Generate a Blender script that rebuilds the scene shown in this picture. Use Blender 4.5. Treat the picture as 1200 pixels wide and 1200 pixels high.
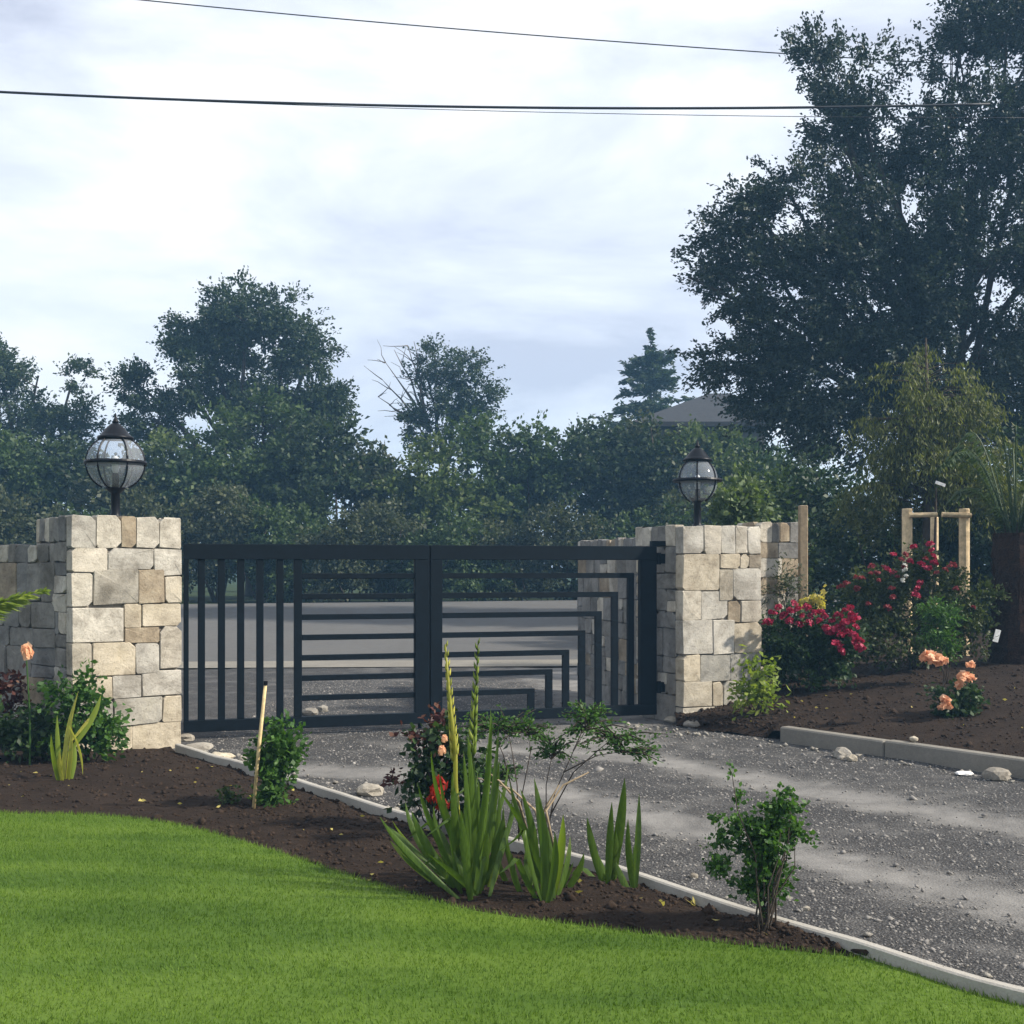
import bpy, bmesh, math, random
import numpy as np
from mathutils import Vector, Matrix, noise as mnoise

for o in list(bpy.data.objects):
    bpy.data.objects.remove(o)
SC = bpy.context.scene
COL = SC.collection
rad = math.radians
rnd = random.Random(11)
rng = np.random.default_rng(11)

# ---------------------------------------------------------------- camera, sky, sun, exposure
EYE = 1.57           # eye height above the drive
FP = 1400.0          # focal length in photograph pixels (1200 wide)
HZ = 665.0           # horizon row
cam = bpy.data.cameras.new('camera')
camo = bpy.data.objects.new('camera', cam)
COL.objects.link(camo)
camo.location = (0, 0, EYE)
camo.rotation_euler = (rad(90), 0, 0)
cam.sensor_width = 36
cam.lens = 36 * FP / 1200
cam.shift_y = (HZ - 600) / 1200
cam.clip_start = 0.05
cam.clip_end = 3000
SC.camera = camo
SC.render.resolution_x = 1024
SC.render.resolution_y = 1024

SUN_AZ = Vector((0.94, -0.20, 0)).normalized()
SUN_EL = rad(36)
sdir = Vector((SUN_AZ.x * math.cos(SUN_EL), SUN_AZ.y * math.cos(SUN_EL), math.sin(SUN_EL)))
W = bpy.data.worlds.new('World')
SC.world = W
W.use_nodes = True
nt = W.node_tree
nt.nodes.clear()
wo = nt.nodes.new('ShaderNodeOutputWorld')
sky = nt.nodes.new('ShaderNodeTexSky')
sky.sky_type = 'NISHITA'
sky.sun_disc = False
sky.sun_elevation = SUN_EL
sky.sun_rotation = math.atan2(SUN_AZ.x, SUN_AZ.y)
bg1 = nt.nodes.new('ShaderNodeBackground')
bg1.inputs['Strength'].default_value = 0.11
nt.links.new(sky.outputs[0], bg1.inputs['Color'])
tc = nt.nodes.new('ShaderNodeTexCoord')
mp = nt.nodes.new('ShaderNodeMapping')
mp.inputs['Scale'].default_value = (1.0, 1.0, 2.6)
mp.inputs['Location'].default_value = (0.35, 0.2, 0.55)
nt.links.new(tc.outputs['Generated'], mp.inputs['Vector'])
n1 = nt.nodes.new('ShaderNodeTexNoise')
n1.inputs['Scale'].default_value = 2.9
n1.inputs['Detail'].default_value = 9
n1.inputs['Roughness'].default_value = 0.56
n1.inputs['Distortion'].default_value = 0.35
nt.links.new(mp.outputs[0], n1.inputs['Vector'])
cr = nt.nodes.new('ShaderNodeValToRGB')
cr.color_ramp.elements[0].position = 0.35
cr.color_ramp.elements[0].color = (0.55, 0.575, 0.68, 1)
cr.color_ramp.elements[1].position = 0.66
cr.color_ramp.elements[1].color = (1.08, 1.04, 1.0, 1)
for q_, c_ in ((0.44, (0.72, 0.75, 0.84, 1)), (0.51, (0.83, 0.86, 0.93, 1)), (0.58, (0.97, 0.955, 0.95, 1))):
    e = cr.color_ramp.elements.new(q_)
    e.color = c_
nt.links.new(n1.outputs['Fac'], cr.inputs['Fac'])
bg2 = nt.nodes.new('ShaderNodeBackground')
bg2.inputs['Strength'].default_value = 0.84
nt.links.new(cr.outputs[0], bg2.inputs['Color'])
mx = nt.nodes.new('ShaderNodeMixShader')
mx.inputs[0].default_value = 0.86
nt.links.new(bg1.outputs[0], mx.inputs[1])
nt.links.new(bg2.outputs[0], mx.inputs[2])
nt.links.new(mx.outputs[0], wo.inputs['Surface'])

sl = bpy.data.lights.new('sun', 'SUN')
sl.energy = 5.0
sl.angle = rad(2.2)
sl.color = (1.0, 0.92, 0.80)
so = bpy.data.objects.new('sun', sl)
so.rotation_euler = sdir.to_track_quat('Z', 'Y').to_euler()
so.location = (8, -6, 14)
COL.objects.link(so)
SC.view_settings.view_transform = 'Standard'
SC.view_settings.look = 'None'
SC.view_settings.gamma = 1
SC.view_settings.use_curve_mapping = False
SC.view_settings.exposure = 0.66


# ---------------------------------------------------------------- helpers
def P(x, y, Y):
    """world point seen at photograph pixel (x, y) at depth Y"""
    return Vector(((x - 600) / FP * Y, Y, EYE + (HZ - y) / FP * Y))


def G(x, y, z=0.0):
    """where the pixel's ray meets the level z"""
    Y = FP * (EYE - z) / (y - HZ)
    return Vector(((x - 600) / FP * Y, Y, z))


def tag(o, label=None, cat=None, group=None, kind=None):
    if label: o['label'] = label
    if cat: o['category'] = cat
    if group: o['group'] = group
    if kind: o['kind'] = kind
    return o


def thing(name, label, cat, loc=(0, 0, 0), rotz=0.0, group=None):
    o = bpy.data.objects.new(name, None)
    o.empty_display_size = 0.1
    COL.objects.link(o)
    o.location = loc
    o.rotation_euler = (0, 0, rotz)
    return tag(o, label, cat, group)


def link(name, me, parent=None, mat=None):
    o = bpy.data.objects.new(name, me)
    COL.objects.link(o)
    if mat is not None and len(me.materials) == 0:
        me.materials.append(mat)
    if parent is not None:
        o.parent = parent
    return o


class MB:
    def __init__(s):
        s.v = []
        s.f = []

    def add(s, vs, fs):
        b = len(s.v)
        s.v.extend([tuple(v) for v in vs])
        s.f.extend([tuple(i + b for i in f) for f in fs])
        return s

    def box(s, lo, hi, M=None, bev=0.0):
        x0, y0, z0 = lo
        x1, y1, z1 = hi
        if bev > 0:
            bm = bmesh.new()
            bmesh.ops.create_cube(bm, size=1)
            for v in bm.verts:
                v.co = Vector(((x0 + x1) / 2 + v.co.x * (x1 - x0), (y0 + y1) / 2 + v.co.y * (y1 - y0), (z0 + z1) / 2 + v.co.z * (z1 - z0)))
            bmesh.ops.bevel(bm, geom=bm.edges[:], offset=bev, segments=1, affect='EDGES')
            bm.verts.index_update()
            vs = [v.co.copy() for v in bm.verts]
            fs = [[v.index for v in f.verts] for f in bm.faces]
            bm.free()
        else:
            vs = [Vector(p) for p in ((x0, y0, z0), (x1, y0, z0), (x1, y1, z0), (x0, y1, z0), (x0, y0, z1), (x1, y0, z1), (x1, y1, z1), (x0, y1, z1))]
            fs = [(0, 3, 2, 1), (4, 5, 6, 7), (0, 1, 5, 4), (1, 2, 6, 5), (2, 3, 7, 6), (3, 0, 4, 7)]
        if M is not None:
            vs = [M @ v for v in vs]
        return s.add(vs, fs)

    def tube(s, pts, rads, n=8, cap=True):
        pts = [Vector(p) for p in pts]
        vs, fs = [], []
        up = Vector((0, 0, 1))
        for i, p in enumerate(pts):
            d = (pts[min(i + 1, len(pts) - 1)] - pts[max(i - 1, 0)])
            if d.length < 1e-9: d = Vector((0, 0, 1))
            d.normalize()
            a = d.cross(up)
            if a.length < 0.05: a = d.cross(Vector((1, 0, 0)))
            a.normalize()
            b = d.cross(a)
            r = rads[i] if hasattr(rads, '__len__') else rads
            for k in range(n):
                t = 2 * math.pi * k / n
                vs.append(p + a * (r * math.cos(t)) + b * (r * math.sin(t)))
        for i in range(len(pts) - 1):
            for k in range(n):
                fs.append((i * n + k, i * n + (k + 1) % n, (i + 1) * n + (k + 1) % n, (i + 1) * n + k))
        if cap:
            fs.append(tuple(reversed(range(n))))
            fs.append(tuple(range((len(pts) - 1) * n, len(pts) * n)))
        return s.add(vs, fs)

    def lathe(s, prof, n=20, c=(0, 0, 0)):
        vs, fs = [], []
        for r, z in prof:
            for k in range(n):
                t = 2 * math.pi * k / n
                vs.append((c[0] + r * math.cos(t), c[1] + r * math.sin(t), c[2] + z))
        for i in range(len(prof) - 1):
            for k in range(n):
                fs.append((i * n + k, i * n + (k + 1) % n, (i + 1) * n + (k + 1) % n, (i + 1) * n + k))
        fs.append(tuple(reversed(range(n))))
        fs.append(tuple(range((len(prof) - 1) * n, len(prof) * n)))
        return s.add(vs, fs)

    def mesh(s, name, mat=None, smooth=False):
        me = bpy.data.meshes.new(name)
        me.from_pydata(s.v, [], s.f)
        if smooth:
            me.polygons.foreach_set('use_smooth', [True] * len(me.polygons))
        if mat is not None: me.materials.append(mat)
        me.update()
        return me

    def build(s, name, mat, parent=None, smooth=False):
        return link(name, s.mesh(name, mat, smooth), parent)


def np_mesh(name, V, nper, mat, smooth=False):
    """V: (N*nper, 3) with every nper vertices one face"""
    n = len(V) // nper
    me = bpy.data.meshes.new(name)
    me.vertices.add(len(V))
    me.vertices.foreach_set('co', np.ascontiguousarray(V, dtype=np.float32).ravel())
    me.loops.add(n * nper)
    me.loops.foreach_set('vertex_index', np.arange(n * nper, dtype=np.int32))
    me.polygons.add(n)
    me.polygons.foreach_set('loop_start', np.arange(0, n * nper, nper, dtype=np.int32))
    me.polygons.foreach_set('loop_total', np.full(n, nper, dtype=np.int32))
    if mat: me.materials.append(mat)
    me.update()
    me.validate()
    return me


def unit(a):
    return a / np.maximum(np.linalg.norm(a, axis=1, keepdims=True), 1e-9)


def leaf_quads(C, size, aspect=0.55, droop=0.0, outward=None, jitter=0.45, up=0.0):
    """leaf shaped quads (base, side, tip, side), slightly folded; returns (N*4,3)"""
    n = len(C)
    u = rng.normal(size=(n, 3))
    u = unit(u)
    if outward is not None:
        u = unit(u * jitter + outward)
    u[:, 2] -= droop
    u[:, 2] += up
    u = unit(u)
    w = unit(np.cross(u, rng.normal(size=(n, 3))))
    nn = np.cross(u, w)
    L = (size * rng.uniform(0.6, 1.35, n))[:, None]
    b = C - u * L * 0.5
    t = C + u * L * 0.5
    m = C + u * L * 0.05 + nn * L * 0.10
    V = np.stack([b, m + w * L * aspect * 0.5, t, m - w * L * aspect * 0.5], axis=1)
    return V.reshape(-1, 3)


def chip_mesh(name, C, size, mat, flat=0.6):
    """tiny irregular stones: octahedra, 8 triangles each, joined"""
    n = len(C)
    base = np.array([[1, 0, 0], [0, 1, 0], [-1, 0, 0], [0, -1, 0], [0, 0, 1], [0, 0, -1]], float)
    S = size if hasattr(size, '__len__') else np.full(n, size)
    V = np.repeat(base[None], n, 0) * (S[:, None, None] * rng.uniform(0.55, 1.25, (n, 6, 1)))
    V[:, :, 2] *= flat
    a = rng.uniform(0, 2 * math.pi, n)
    c, s_ = np.cos(a)[:, None], np.sin(a)[:, None]
    x = V[:, :, 0] * c - V[:, :, 1] * s_
    y = V[:, :, 0] * s_ + V[:, :, 1] * c
    V[:, :, 0], V[:, :, 1] = x, y
    V[:, :, 2] += V[:, :, 0] * rng.normal(0, 0.25, (n, 1)) + V[:, :, 1] * rng.normal(0, 0.25, (n, 1))
    V += C[:, None, :]
    F = np.array([[0, 1, 4], [1, 2, 4], [2, 3, 4], [3, 0, 4], [1, 0, 5], [2, 1, 5], [3, 2, 5], [0, 3, 5]])
    me = bpy.data.meshes.new(name)
    me.vertices.add(n * 6)
    me.vertices.foreach_set('co', V.astype(np.float32).ravel())
    FF = (F[None] + (np.arange(n) * 6)[:, None, None]).reshape(-1).astype(np.int32)
    me.loops.add(len(FF))
    me.loops.foreach_set('vertex_index', FF)
    me.polygons.add(n * 8)
    me.polygons.foreach_set('loop_start', np.arange(0, n * 24, 3, dtype=np.int32))
    me.polygons.foreach_set('loop_total', np.full(n * 8, 3, dtype=np.int32))
    me.materials.append(mat)
    me.update()
    me.validate()
    return me


# ---------------------------------------------------------------- materials
def new_mat(name):
    m = bpy.data.materials.new(name)
    m.use_nodes = True
    t = m.node_tree
    return m, t, t.nodes['Principled BSDF'], t.nodes['Material Output']


def nd(t, typ, **kw):
    n = t.nodes.new(typ)
    for k, v in kw.items():
        if k in n.inputs: n.inputs[k].default_value = v
        else: setattr(n, k, v)
    return n


def ramp(t, src, stops):
    r = t.nodes.new('ShaderNodeValToRGB')
    el = r.color_ramp.elements
    while len(el) < len(stops): el.new(0.5)
    for e_, (p, c) in zip(el, stops):
        e_.position = p
        e_.color = (*c, 1)
    t.links.new(src, r.inputs['Fac'])
    return r.outputs['Color']


def mixc(t, fac, a, b, mode='MIX'):
    m = t.nodes.new('ShaderNodeMix')
    m.data_type = 'RGBA'
    m.blend_type = mode
    for sock, val in ((m.inputs['Factor'], fac), (m.inputs['A'], a), (m.inputs['B'], b)):
        pass
    ins = [i for i in m.inputs if i.enabled]
    f = m.inputs[0]
    A = m.inputs[6]
    B = m.inputs[7]
    for sock, val in ((f, fac), (A, a), (B, b)):
        if isinstance(val, (int, float)): sock.default_value = val
        elif isinstance(val, tuple): sock.default_value = (*val, 1) if len(val) == 3 else val
        else: t.links.new(val, sock)
    return m.outputs[2]


def tnoise(t, scale, detail=5, rough=0.55, vec=None, coord='Object', dist=0.0):
    if vec is None:
        c = t.nodes.new('ShaderNodeTexCoord')
        vec = c.outputs[coord]
    n = nd(t, 'ShaderNodeTexNoise', Scale=scale, Detail=detail, Roughness=rough, Distortion=dist)
    t.links.new(vec, n.inputs['Vector'])
    return n.outputs['Fac']


def bump(t, h, strength, dist, bsdf):
    b = nd(t, 'ShaderNodeBump', Strength=strength, Distance=dist)
    t.links.new(h, b.inputs['Height'])
    t.links.new(b.outputs[0], bsdf.inputs['Normal'])


def leaf_mat(name, stops, transl=0.35, rough=0.55, tcol=None):
    m, t, b, o = new_mat(name)
    g = t.nodes.new('ShaderNodeNewGeometry')
    nz = tnoise(t, 0.9, 3, coord='Object')
    a = nd(t, 'ShaderNodeMath', operation='MULTIPLY_ADD')
    t.links.new(g.outputs['Random Per Island'], a.inputs[0])
    a.inputs[1].default_value = 0.65
    a2 = nd(t, 'ShaderNodeMath', operation='MULTIPLY')
    t.links.new(nz, a2.inputs[0])
    a2.inputs[1].default_value = 0.35
    t.links.new(a2.outputs[0], a.inputs[2])
    c = ramp(t, a.outputs[0], stops)
    t.links.new(c, b.inputs['Base Color'])
    b.inputs['Roughness'].default_value = rough
    b.inputs['Specular IOR Level'].default_value = 0.3
    tr = t.nodes.new('ShaderNodeBsdfTranslucent')
    tcn = mixc(t, 1.0, c, tcol or (1.5, 1.6, 0.6), 'MULTIPLY')
    t.links.new(tcn, tr.inputs['Color'])
    ms = t.nodes.new('ShaderNodeMixShader')
    ms.inputs[0].default_value = transl
    t.links.new(b.outputs[0], ms.inputs[1])
    t.links.new(tr.outputs[0], ms.inputs[2])
    t.links.new(ms.outputs[0], o.inputs['Surface'])
    return m


def stone_mat(name, dark, mid, light, bumpk=0.6):
    m, t, b, o = new_mat(name)
    oi = t.nodes.new('ShaderNodeObjectInfo')
    c = t.nodes.new('ShaderNodeTexCoord')
    off = nd(t, 'ShaderNodeVectorMath', operation='ADD')
    sc = nd(t, 'ShaderNodeVectorMath', operation='SCALE')
    t.links.new(oi.outputs['Random'], sc.inputs[0])
    sc.inputs['Scale'].default_value = 37.0
    t.links.new(c.outputs['Object'], off.inputs[0])
    t.links.new(sc.outputs[0], off.inputs[1])
    v = off.outputs[0]
    big = tnoise(t, 5, 6, 0.65, v, dist=0.4)
    fine = tnoise(t, 55, 5, 0.7, v)
    streak = nd(t, 'ShaderNodeMapping')
    streak.inputs['Scale'].default_value = (7, 7, 13)
    t.links.new(v, streak.inputs['Vector'])
    st = tnoise(t, 1.6, 5, 0.6, streak.outputs[0])
    col = ramp(t, big, [(0.28, dark), (0.5, mid), (0.72, light)])
    col = mixc(t, 0.18, col, ramp(t, st, [(0.35, tuple(x * 0.55 for x in mid)), (0.6, light)]))
    tint = ramp(t, oi.outputs['Random'], [(0.0, (0.80, 0.79, 0.76)), (0.35, (1.0, 0.98, 0.93)), (0.7, (1.04, 0.99, 0.89)), (1.0, (0.88, 0.84, 0.77))])
    col = mixc(t, 1.0, col, tint, 'MULTIPLY')
    geo = t.nodes.new('ShaderNodeNewGeometry')
    stain = tnoise(t, 3.1, 6, 0.7, geo.outputs['Position'], dist=0.6)
    col = mixc(t, 0.75, col, ramp(t, stain, [(0.36, (0.52, 0.50, 0.47)), (0.52, (1, 1, 1)), (0.7, (1.06, 1.05, 1.0))]), 'MULTIPLY')
    pits = ramp(t, fine, [(0.30, (0.45, 0.42, 0.38)), (0.44, (1, 1, 1))])
    col = mixc(t, 0.8, col, pits, 'MULTIPLY')
    t.links.new(col, b.inputs['Base Color'])
    b.inputs['Roughness'].default_value = 0.9
    b.inputs['Specular IOR Level'].default_value = 0.2
    h = mixc(t, 0.45, big, fine)
    crack = nd(t, 'ShaderNodeTexVoronoi', Scale=7.0, feature='DISTANCE_TO_EDGE')
    wv = nd(t, 'ShaderNodeVectorMath', operation='ADD')
    t.links.new(v, wv.inputs[0])
    dn = nd(t, 'ShaderNodeTexNoise', Scale=9.0, Detail=4.0)
    t.links.new(v, dn.inputs['Vector'])
    t.links.new(dn.outputs['Color'], wv.inputs[1])
    t.links.new(wv.outputs[0], crack.inputs['Vector'])
    ck = ramp(t, crack.outputs['Distance'], [(0.0, (0, 0, 0)), (0.035, (1, 1, 1))])
    h = mixc(t, 0.3, h, st)
    h = mixc(t, 0.12, h, ck)
    bump(t, h, bumpk, 0.035, b)
    return m


def ground_mat(name, stops, s1, s2, s3, bumpd=0.02, rough=0.95, coord='Object'):
    m, t, b, o = new_mat(name)
    a = tnoise(t, s1, 4, 0.6, coord=coord)
    f = tnoise(t, s2, 6, 0.7, coord=coord)
    g = tnoise(t, s3, 4, 0.7, coord=coord)
    x = mixc(t, 0.5, a, f)
    x = mixc(t, 0.4, x, g)
    c = ramp(t, x, stops)
    t.links.new(c, b.inputs['Base Color'])
    b.inputs['Roughness'].default_value = rough
    b.inputs['Specular IOR Level'].default_value = 0.15
    bump(t, mixc(t, 0.5, f, g), 0.8, bumpd, b)
    return m


def plain(name, col, rough=0.5, metal=0.0, nscale=30, namp=0.25, spec=0.4, bd=0.0):
    m, t, b, o = new_mat(name)
    f = tnoise(t, nscale, 5, 0.65)
    c = ramp(t, f, [(0.3, tuple(x * (1 - namp) for x in col)), (0.7, tuple(min(1, x * (1 + namp)) for x in col))])
    t.links.new(c, b.inputs['Base Color'])
    b.inputs['Roughness'].default_value = rough
    b.inputs['Metallic'].default_value = metal
    b.inputs['Specular IOR Level'].default_value = spec
    if bd: bump(t, f, 0.6, bd, b)
    return m


M = {}
M['stone_pale'] = stone_mat('pale_limestone', (0.2715, 0.2539, 0.2301), (0.4424, 0.4215, 0.3817), (0.5631, 0.5382, 0.4968))
M['stone_cream'] = stone_mat('cream_limestone', (0.2668, 0.2356, 0.1893), (0.4268, 0.3881, 0.3222), (0.5068, 0.4712, 0.4093))
M['stone_grey_shaded'] = stone_mat('shaded_grey_limestone', (0.1181, 0.1171, 0.1186), (0.1988, 0.1984, 0.1976), (0.2671, 0.2667, 0.2659))  # grey limestone darkened so that its colour carries shade of unlit faces
M['stone_mid'] = stone_mat('mid_grey_limestone', (0.19, 0.185, 0.175), (0.33, 0.32, 0.295), (0.44, 0.425, 0.39))  # lighter grey kept for the sunlit faces
M['stone_tan'] = stone_mat('tan_limestone', (0.1596, 0.1302, 0.0998), (0.2873, 0.2436, 0.1905), (0.3830, 0.3444, 0.2812))
M['mortar'] = ground_mat('lime_mortar', [(0.3, (0.1250, 0.1125, 0.1000)), (0.7, (0.2750, 0.2500, 0.2125))], 5, 40, 120, 0.01)
M['metal'] = plain('anthracite_gate_paint', (0.0045, 0.008, 0.012), 0.55, 0.0, 18, 0.2, 0.09)
M['black'] = plain('black_lantern_paint', (0.005, 0.006, 0.009), 0.42, 0.0, 40, 0.2, 0.15)
M['soil'] = ground_mat('dark_bed_soil', [(0.32, (0.010, 0.0065, 0.0045)), (0.5, (0.024, 0.0155, 0.0105)), (0.68, (0.052, 0.035, 0.024))], 3, 22, 90, 0.05)
M['clod'] = ground_mat('soil_clods', [(0.35, (0.012, 0.008, 0.0055)), (0.7, (0.055, 0.037, 0.026))], 6, 30, 90, 0.01)
M['concrete'] = ground_mat('kerb_concrete', [(0.3, (0.1238, 0.1171, 0.1030)), (0.55, (0.1999, 0.1874, 0.1608)), (0.75, (0.2666, 0.2478, 0.2144))], 2, 20, 120, 0.008)
M['strip'] = ground_mat('edging_concrete', [(0.3, (0.2520, 0.2340, 0.2070)), (0.7, (0.4320, 0.4140, 0.3690))], 2, 15, 100, 0.005)
M['wood'] = plain('pale_timber', (0.5400, 0.4185, 0.2565), 0.8, 0, 14, 0.35, 0.2, 0.004)
M['wood_old'] = plain('weathered_timber', (0.24, 0.185, 0.12), 0.85, 0, 14, 0.35, 0.2, 0.004)
M['cane'] = plain('bamboo_cane', (0.50, 0.38, 0.19), 0.6, 0, 25, 0.3, 0.3)
M['bark'] = plain('tree_bark', (0.045, 0.036, 0.028), 0.9, 0, 12, 0.45, 0.2, 0.02)
M['bark_pale'] = plain('bare_branch_bark', (0.12, 0.10, 0.085), 0.9, 0, 12, 0.4, 0.2, 0.01)
M['fern_trunk'] = plain('fibrous_fern_trunk', (0.030, 0.016, 0.010), 0.95, 0, 60, 0.7, 0.1, 0.03)
M['cable'] = plain('black_cable', (0.012, 0.012, 0.014), 0.6)
M['slate'] = plain('dark_slate_roof', (0.0216, 0.0230, 0.0264), 0.7, 0, 6, 0.3, 0.3, 0.01)
M['render'] = plain('house_render', (0.09, 0.085, 0.08), 0.9, 0, 6, 0.2, 0.2)
M['rock'] = stone_mat('loose_rock', (0.1848, 0.1764, 0.1680), (0.3024, 0.2856, 0.2604), (0.4200, 0.4032, 0.3696))
M['white'] = plain('white_scrap', (0.75, 0.74, 0.72), 0.6)
# leaves
M['lf_far'] = leaf_mat('far_tree_leaves', [(0.1, (0.0128, 0.0240, 0.0112)), (0.5, (0.0272, 0.0464, 0.0192)), (0.9, (0.0512, 0.0768, 0.0288))], 0.25)
M['lf_hedge'] = leaf_mat('hedgerow_leaves', [(0.1, (0.0176, 0.0352, 0.0112)), (0.5, (0.0400, 0.0704, 0.0224)), (0.9, (0.0760, 0.1120, 0.0336))], 0.28)
M['lf_hedge2'] = leaf_mat('bramble_leaves', [(0.1, (0.0208, 0.0288, 0.0128)), (0.5, (0.0448, 0.0576, 0.0256)), (0.9, (0.0800, 0.0896, 0.0440))], 0.25)
M['lf_hedge3'] = leaf_mat('light_hedgerow_leaves', [(0.1, (0.026, 0.046, 0.012)), (0.5, (0.058, 0.088, 0.022)), (0.9, (0.11, 0.14, 0.036))], 0.3)
M['lf_big'] = leaf_mat('dark_tree_leaves', [(0.1, (0.0100, 0.0177, 0.0136)), (0.5, (0.0200, 0.0333, 0.0223)), (0.9, (0.0400, 0.0572, 0.0322))], 0.2)
M['lf_dark'] = leaf_mat('dark_evergreen_leaves', [(0.1, (0.008, 0.018, 0.007)), (0.5, (0.016, 0.036, 0.012)), (0.9, (0.035, 0.066, 0.020))], 0.2)
M['lf_cedar'] = leaf_mat('yellow_green_sprays', [(0.1, (0.0360, 0.0480, 0.0104)), (0.5, (0.0840, 0.1000, 0.0240)), (0.9, (0.1520, 0.1640, 0.0520))], 0.35)
M['lf_pale'] = leaf_mat('pale_shrub_leaves', [(0.1, (0.045, 0.075, 0.022)), (0.5, (0.085, 0.125, 0.045)), (0.9, (0.15, 0.19, 0.09))], 0.3)
M['lf_shrub'] = leaf_mat('fresh_shrub_leaves', [(0.1, (0.018, 0.050, 0.010)), (0.5, (0.040, 0.100, 0.018)), (0.9, (0.085, 0.170, 0.032))], 0.35)
M['lf_rose'] = leaf_mat('rose_leaves', [(0.1, (0.010, 0.024, 0.009)), (0.5, (0.022, 0.050, 0.015)), (0.9, (0.050, 0.085, 0.025))], 0.25)
M['lf_rose2'] = leaf_mat('olive_rose_leaves', [(0.1, (0.018, 0.030, 0.009)), (0.5, (0.038, 0.056, 0.016)), (0.8, (0.065, 0.085, 0.024)), (0.95, (0.12, 0.05, 0.03))], 0.28)
M['lf_red'] = leaf_mat('dark_red_leaves', [(0.1, (0.0350, 0.0100, 0.0096)), (0.5, (0.0770, 0.0220, 0.0176)), (0.9, (0.1260, 0.0600, 0.0320))], 0.3, tcol=(1.0500, 0.8000, 0.5600))
M['lf_lime'] = leaf_mat('yellow_green_leaves', [(0.1, (0.07, 0.11, 0.012)), (0.5, (0.14, 0.20, 0.022)), (0.9, (0.26, 0.30, 0.06))], 0.4)
M['lf_sword'] = leaf_mat('sword_leaves', [(0.1, (0.0328, 0.0673, 0.0110)), (0.5, (0.0562, 0.1030, 0.0159)), (0.9, (0.1030, 0.1505, 0.0275))], 0.35, 0.4)
M['lf_sword_y'] = leaf_mat('yellowing_sword_leaves', [(0.1, (0.16, 0.19, 0.03)), (0.5, (0.32, 0.32, 0.06)), (0.9, (0.48, 0.44, 0.10))], 0.4, 0.45)
M['crimson'] = leaf_mat('crimson_petals', [(0.1, (0.2023, 0.0054, 0.0224)), (0.5, (0.3468, 0.0122, 0.0542)), (0.9, (0.4769, 0.0476, 0.1084))], 0.35, tcol=(0.8670, 0.4760, 0.5100))
M['rosered'] = leaf_mat('faded_red_petals', [(0.1, (0.1445, 0.0145, 0.0181)), (0.5, (0.2601, 0.0361, 0.0433)), (0.9, (0.3612, 0.1011, 0.0939))], 0.3, tcol=(0.8670, 0.5057, 0.5057))
M['peach'] = leaf_mat('peach_petals', [(0.1, (0.6200, 0.2700, 0.1360)), (0.5, (0.8000, 0.4455, 0.2550)), (0.9, (0.9000, 0.6480, 0.4420))], 0.35, tcol=(1.1000, 1.2150, 1.3600))
M['scarlet'] = leaf_mat('scarlet_petals', [(0.1, (0.2625, 0.0150, 0.0090)), (0.9, (0.4125, 0.0450, 0.0263))], 0.3, tcol=(0.9000, 0.6000, 0.5250))
M['paleflower'] = leaf_mat('white_petals', [(0.1, (0.6, 0.6, 0.55)), (0.9, (0.8, 0.8, 0.75))], 0.3, tcol=(1, 1, 1))
M['lf_yellow'] = leaf_mat('yellow_foliage', [(0.1, (0.30, 0.26, 0.06)), (0.9, (0.50, 0.42, 0.14))], 0.35)


def veined(m, sx, amt):
    # fine lengthwise streaks and browned specks on a leaf
    t = m.node_tree
    b = t.nodes['Principled BSDF']
    src = b.inputs['Base Color'].links[0].from_socket
    c = t.nodes.new('ShaderNodeTexCoord')
    mp_ = nd(t, 'ShaderNodeMapping')
    mp_.inputs['Scale'].default_value = (sx, sx, 5)
    t.links.new(c.outputs['Object'], mp_.inputs['Vector'])
    st = tnoise(t, 1.0, 3, 0.6, mp_.outputs[0])
    sp_ = tnoise(t, 7, 6, 0.7, c.outputs['Object'])
    k = mixc(t, amt, src, ramp(t, st, [(0.35, (0.45, 0.5, 0.35)), (0.62, (1.35, 1.3, 1.2))]), 'MULTIPLY')
    k2 = mixc(t, ramp(t, sp_, [(0.63, (0, 0, 0)), (0.74, (0.75, 0.75, 0.75))]), k, (0.17, 0.12, 0.035))
    t.links.new(k2, b.inputs['Base Color'])


for q_ in ('lf_sword', 'lf_sword_y'):
    veined(M[q_], 170, 0.7)


def lawn_material():
    m, t, b, o = new_mat('mown_lawn')
    g = t.nodes.new('ShaderNodeNewGeometry')
    c = t.nodes.new('ShaderNodeTexCoord')
    big = tnoise(t, 0.9, 3, 0.5, c.outputs['Object'])
    mp_ = nd(t, 'ShaderNodeMapping')
    mp_.inputs['Rotation'].default_value = (0, 0, rad(28))
    mp_.inputs['Scale'].default_value = (0.35, 2.2, 1)
    t.links.new(c.outputs['Object'], mp_.inputs['Vector'])
    strp = tnoise(t, 1.4, 3, 0.5, mp_.outputs[0])
    x = mixc(t, 0.6, big, strp)
    x = mixc(t, 0.2, x, g.outputs['Random Per Island'])
    col = ramp(t, x, [(0.32, (0.042, 0.092, 0.008)), (0.46, (0.076, 0.144, 0.013)), (0.60, (0.124, 0.202, 0.024))])
    t.links.new(col, b.inputs['Base Color'])
    b.inputs['Roughness'].default_value = 0.6
    b.inputs['Specular IOR Level'].default_value = 0.2
    tr = t.nodes.new('ShaderNodeBsdfTranslucent')
    t.links.new(mixc(t, 1.0, col, (1.2, 1.3, 0.5), 'MULTIPLY'), tr.inputs['Color'])
    ms = t.nodes.new('ShaderNodeMixShader')
    ms.inputs[0].default_value = 0.3
    t.links.new(b.outputs[0], ms.inputs[1])
    t.links.new(tr.outputs[0], ms.inputs[2])
    t.links.new(ms.outputs[0], o.inputs['Surface'])
    return m


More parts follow.
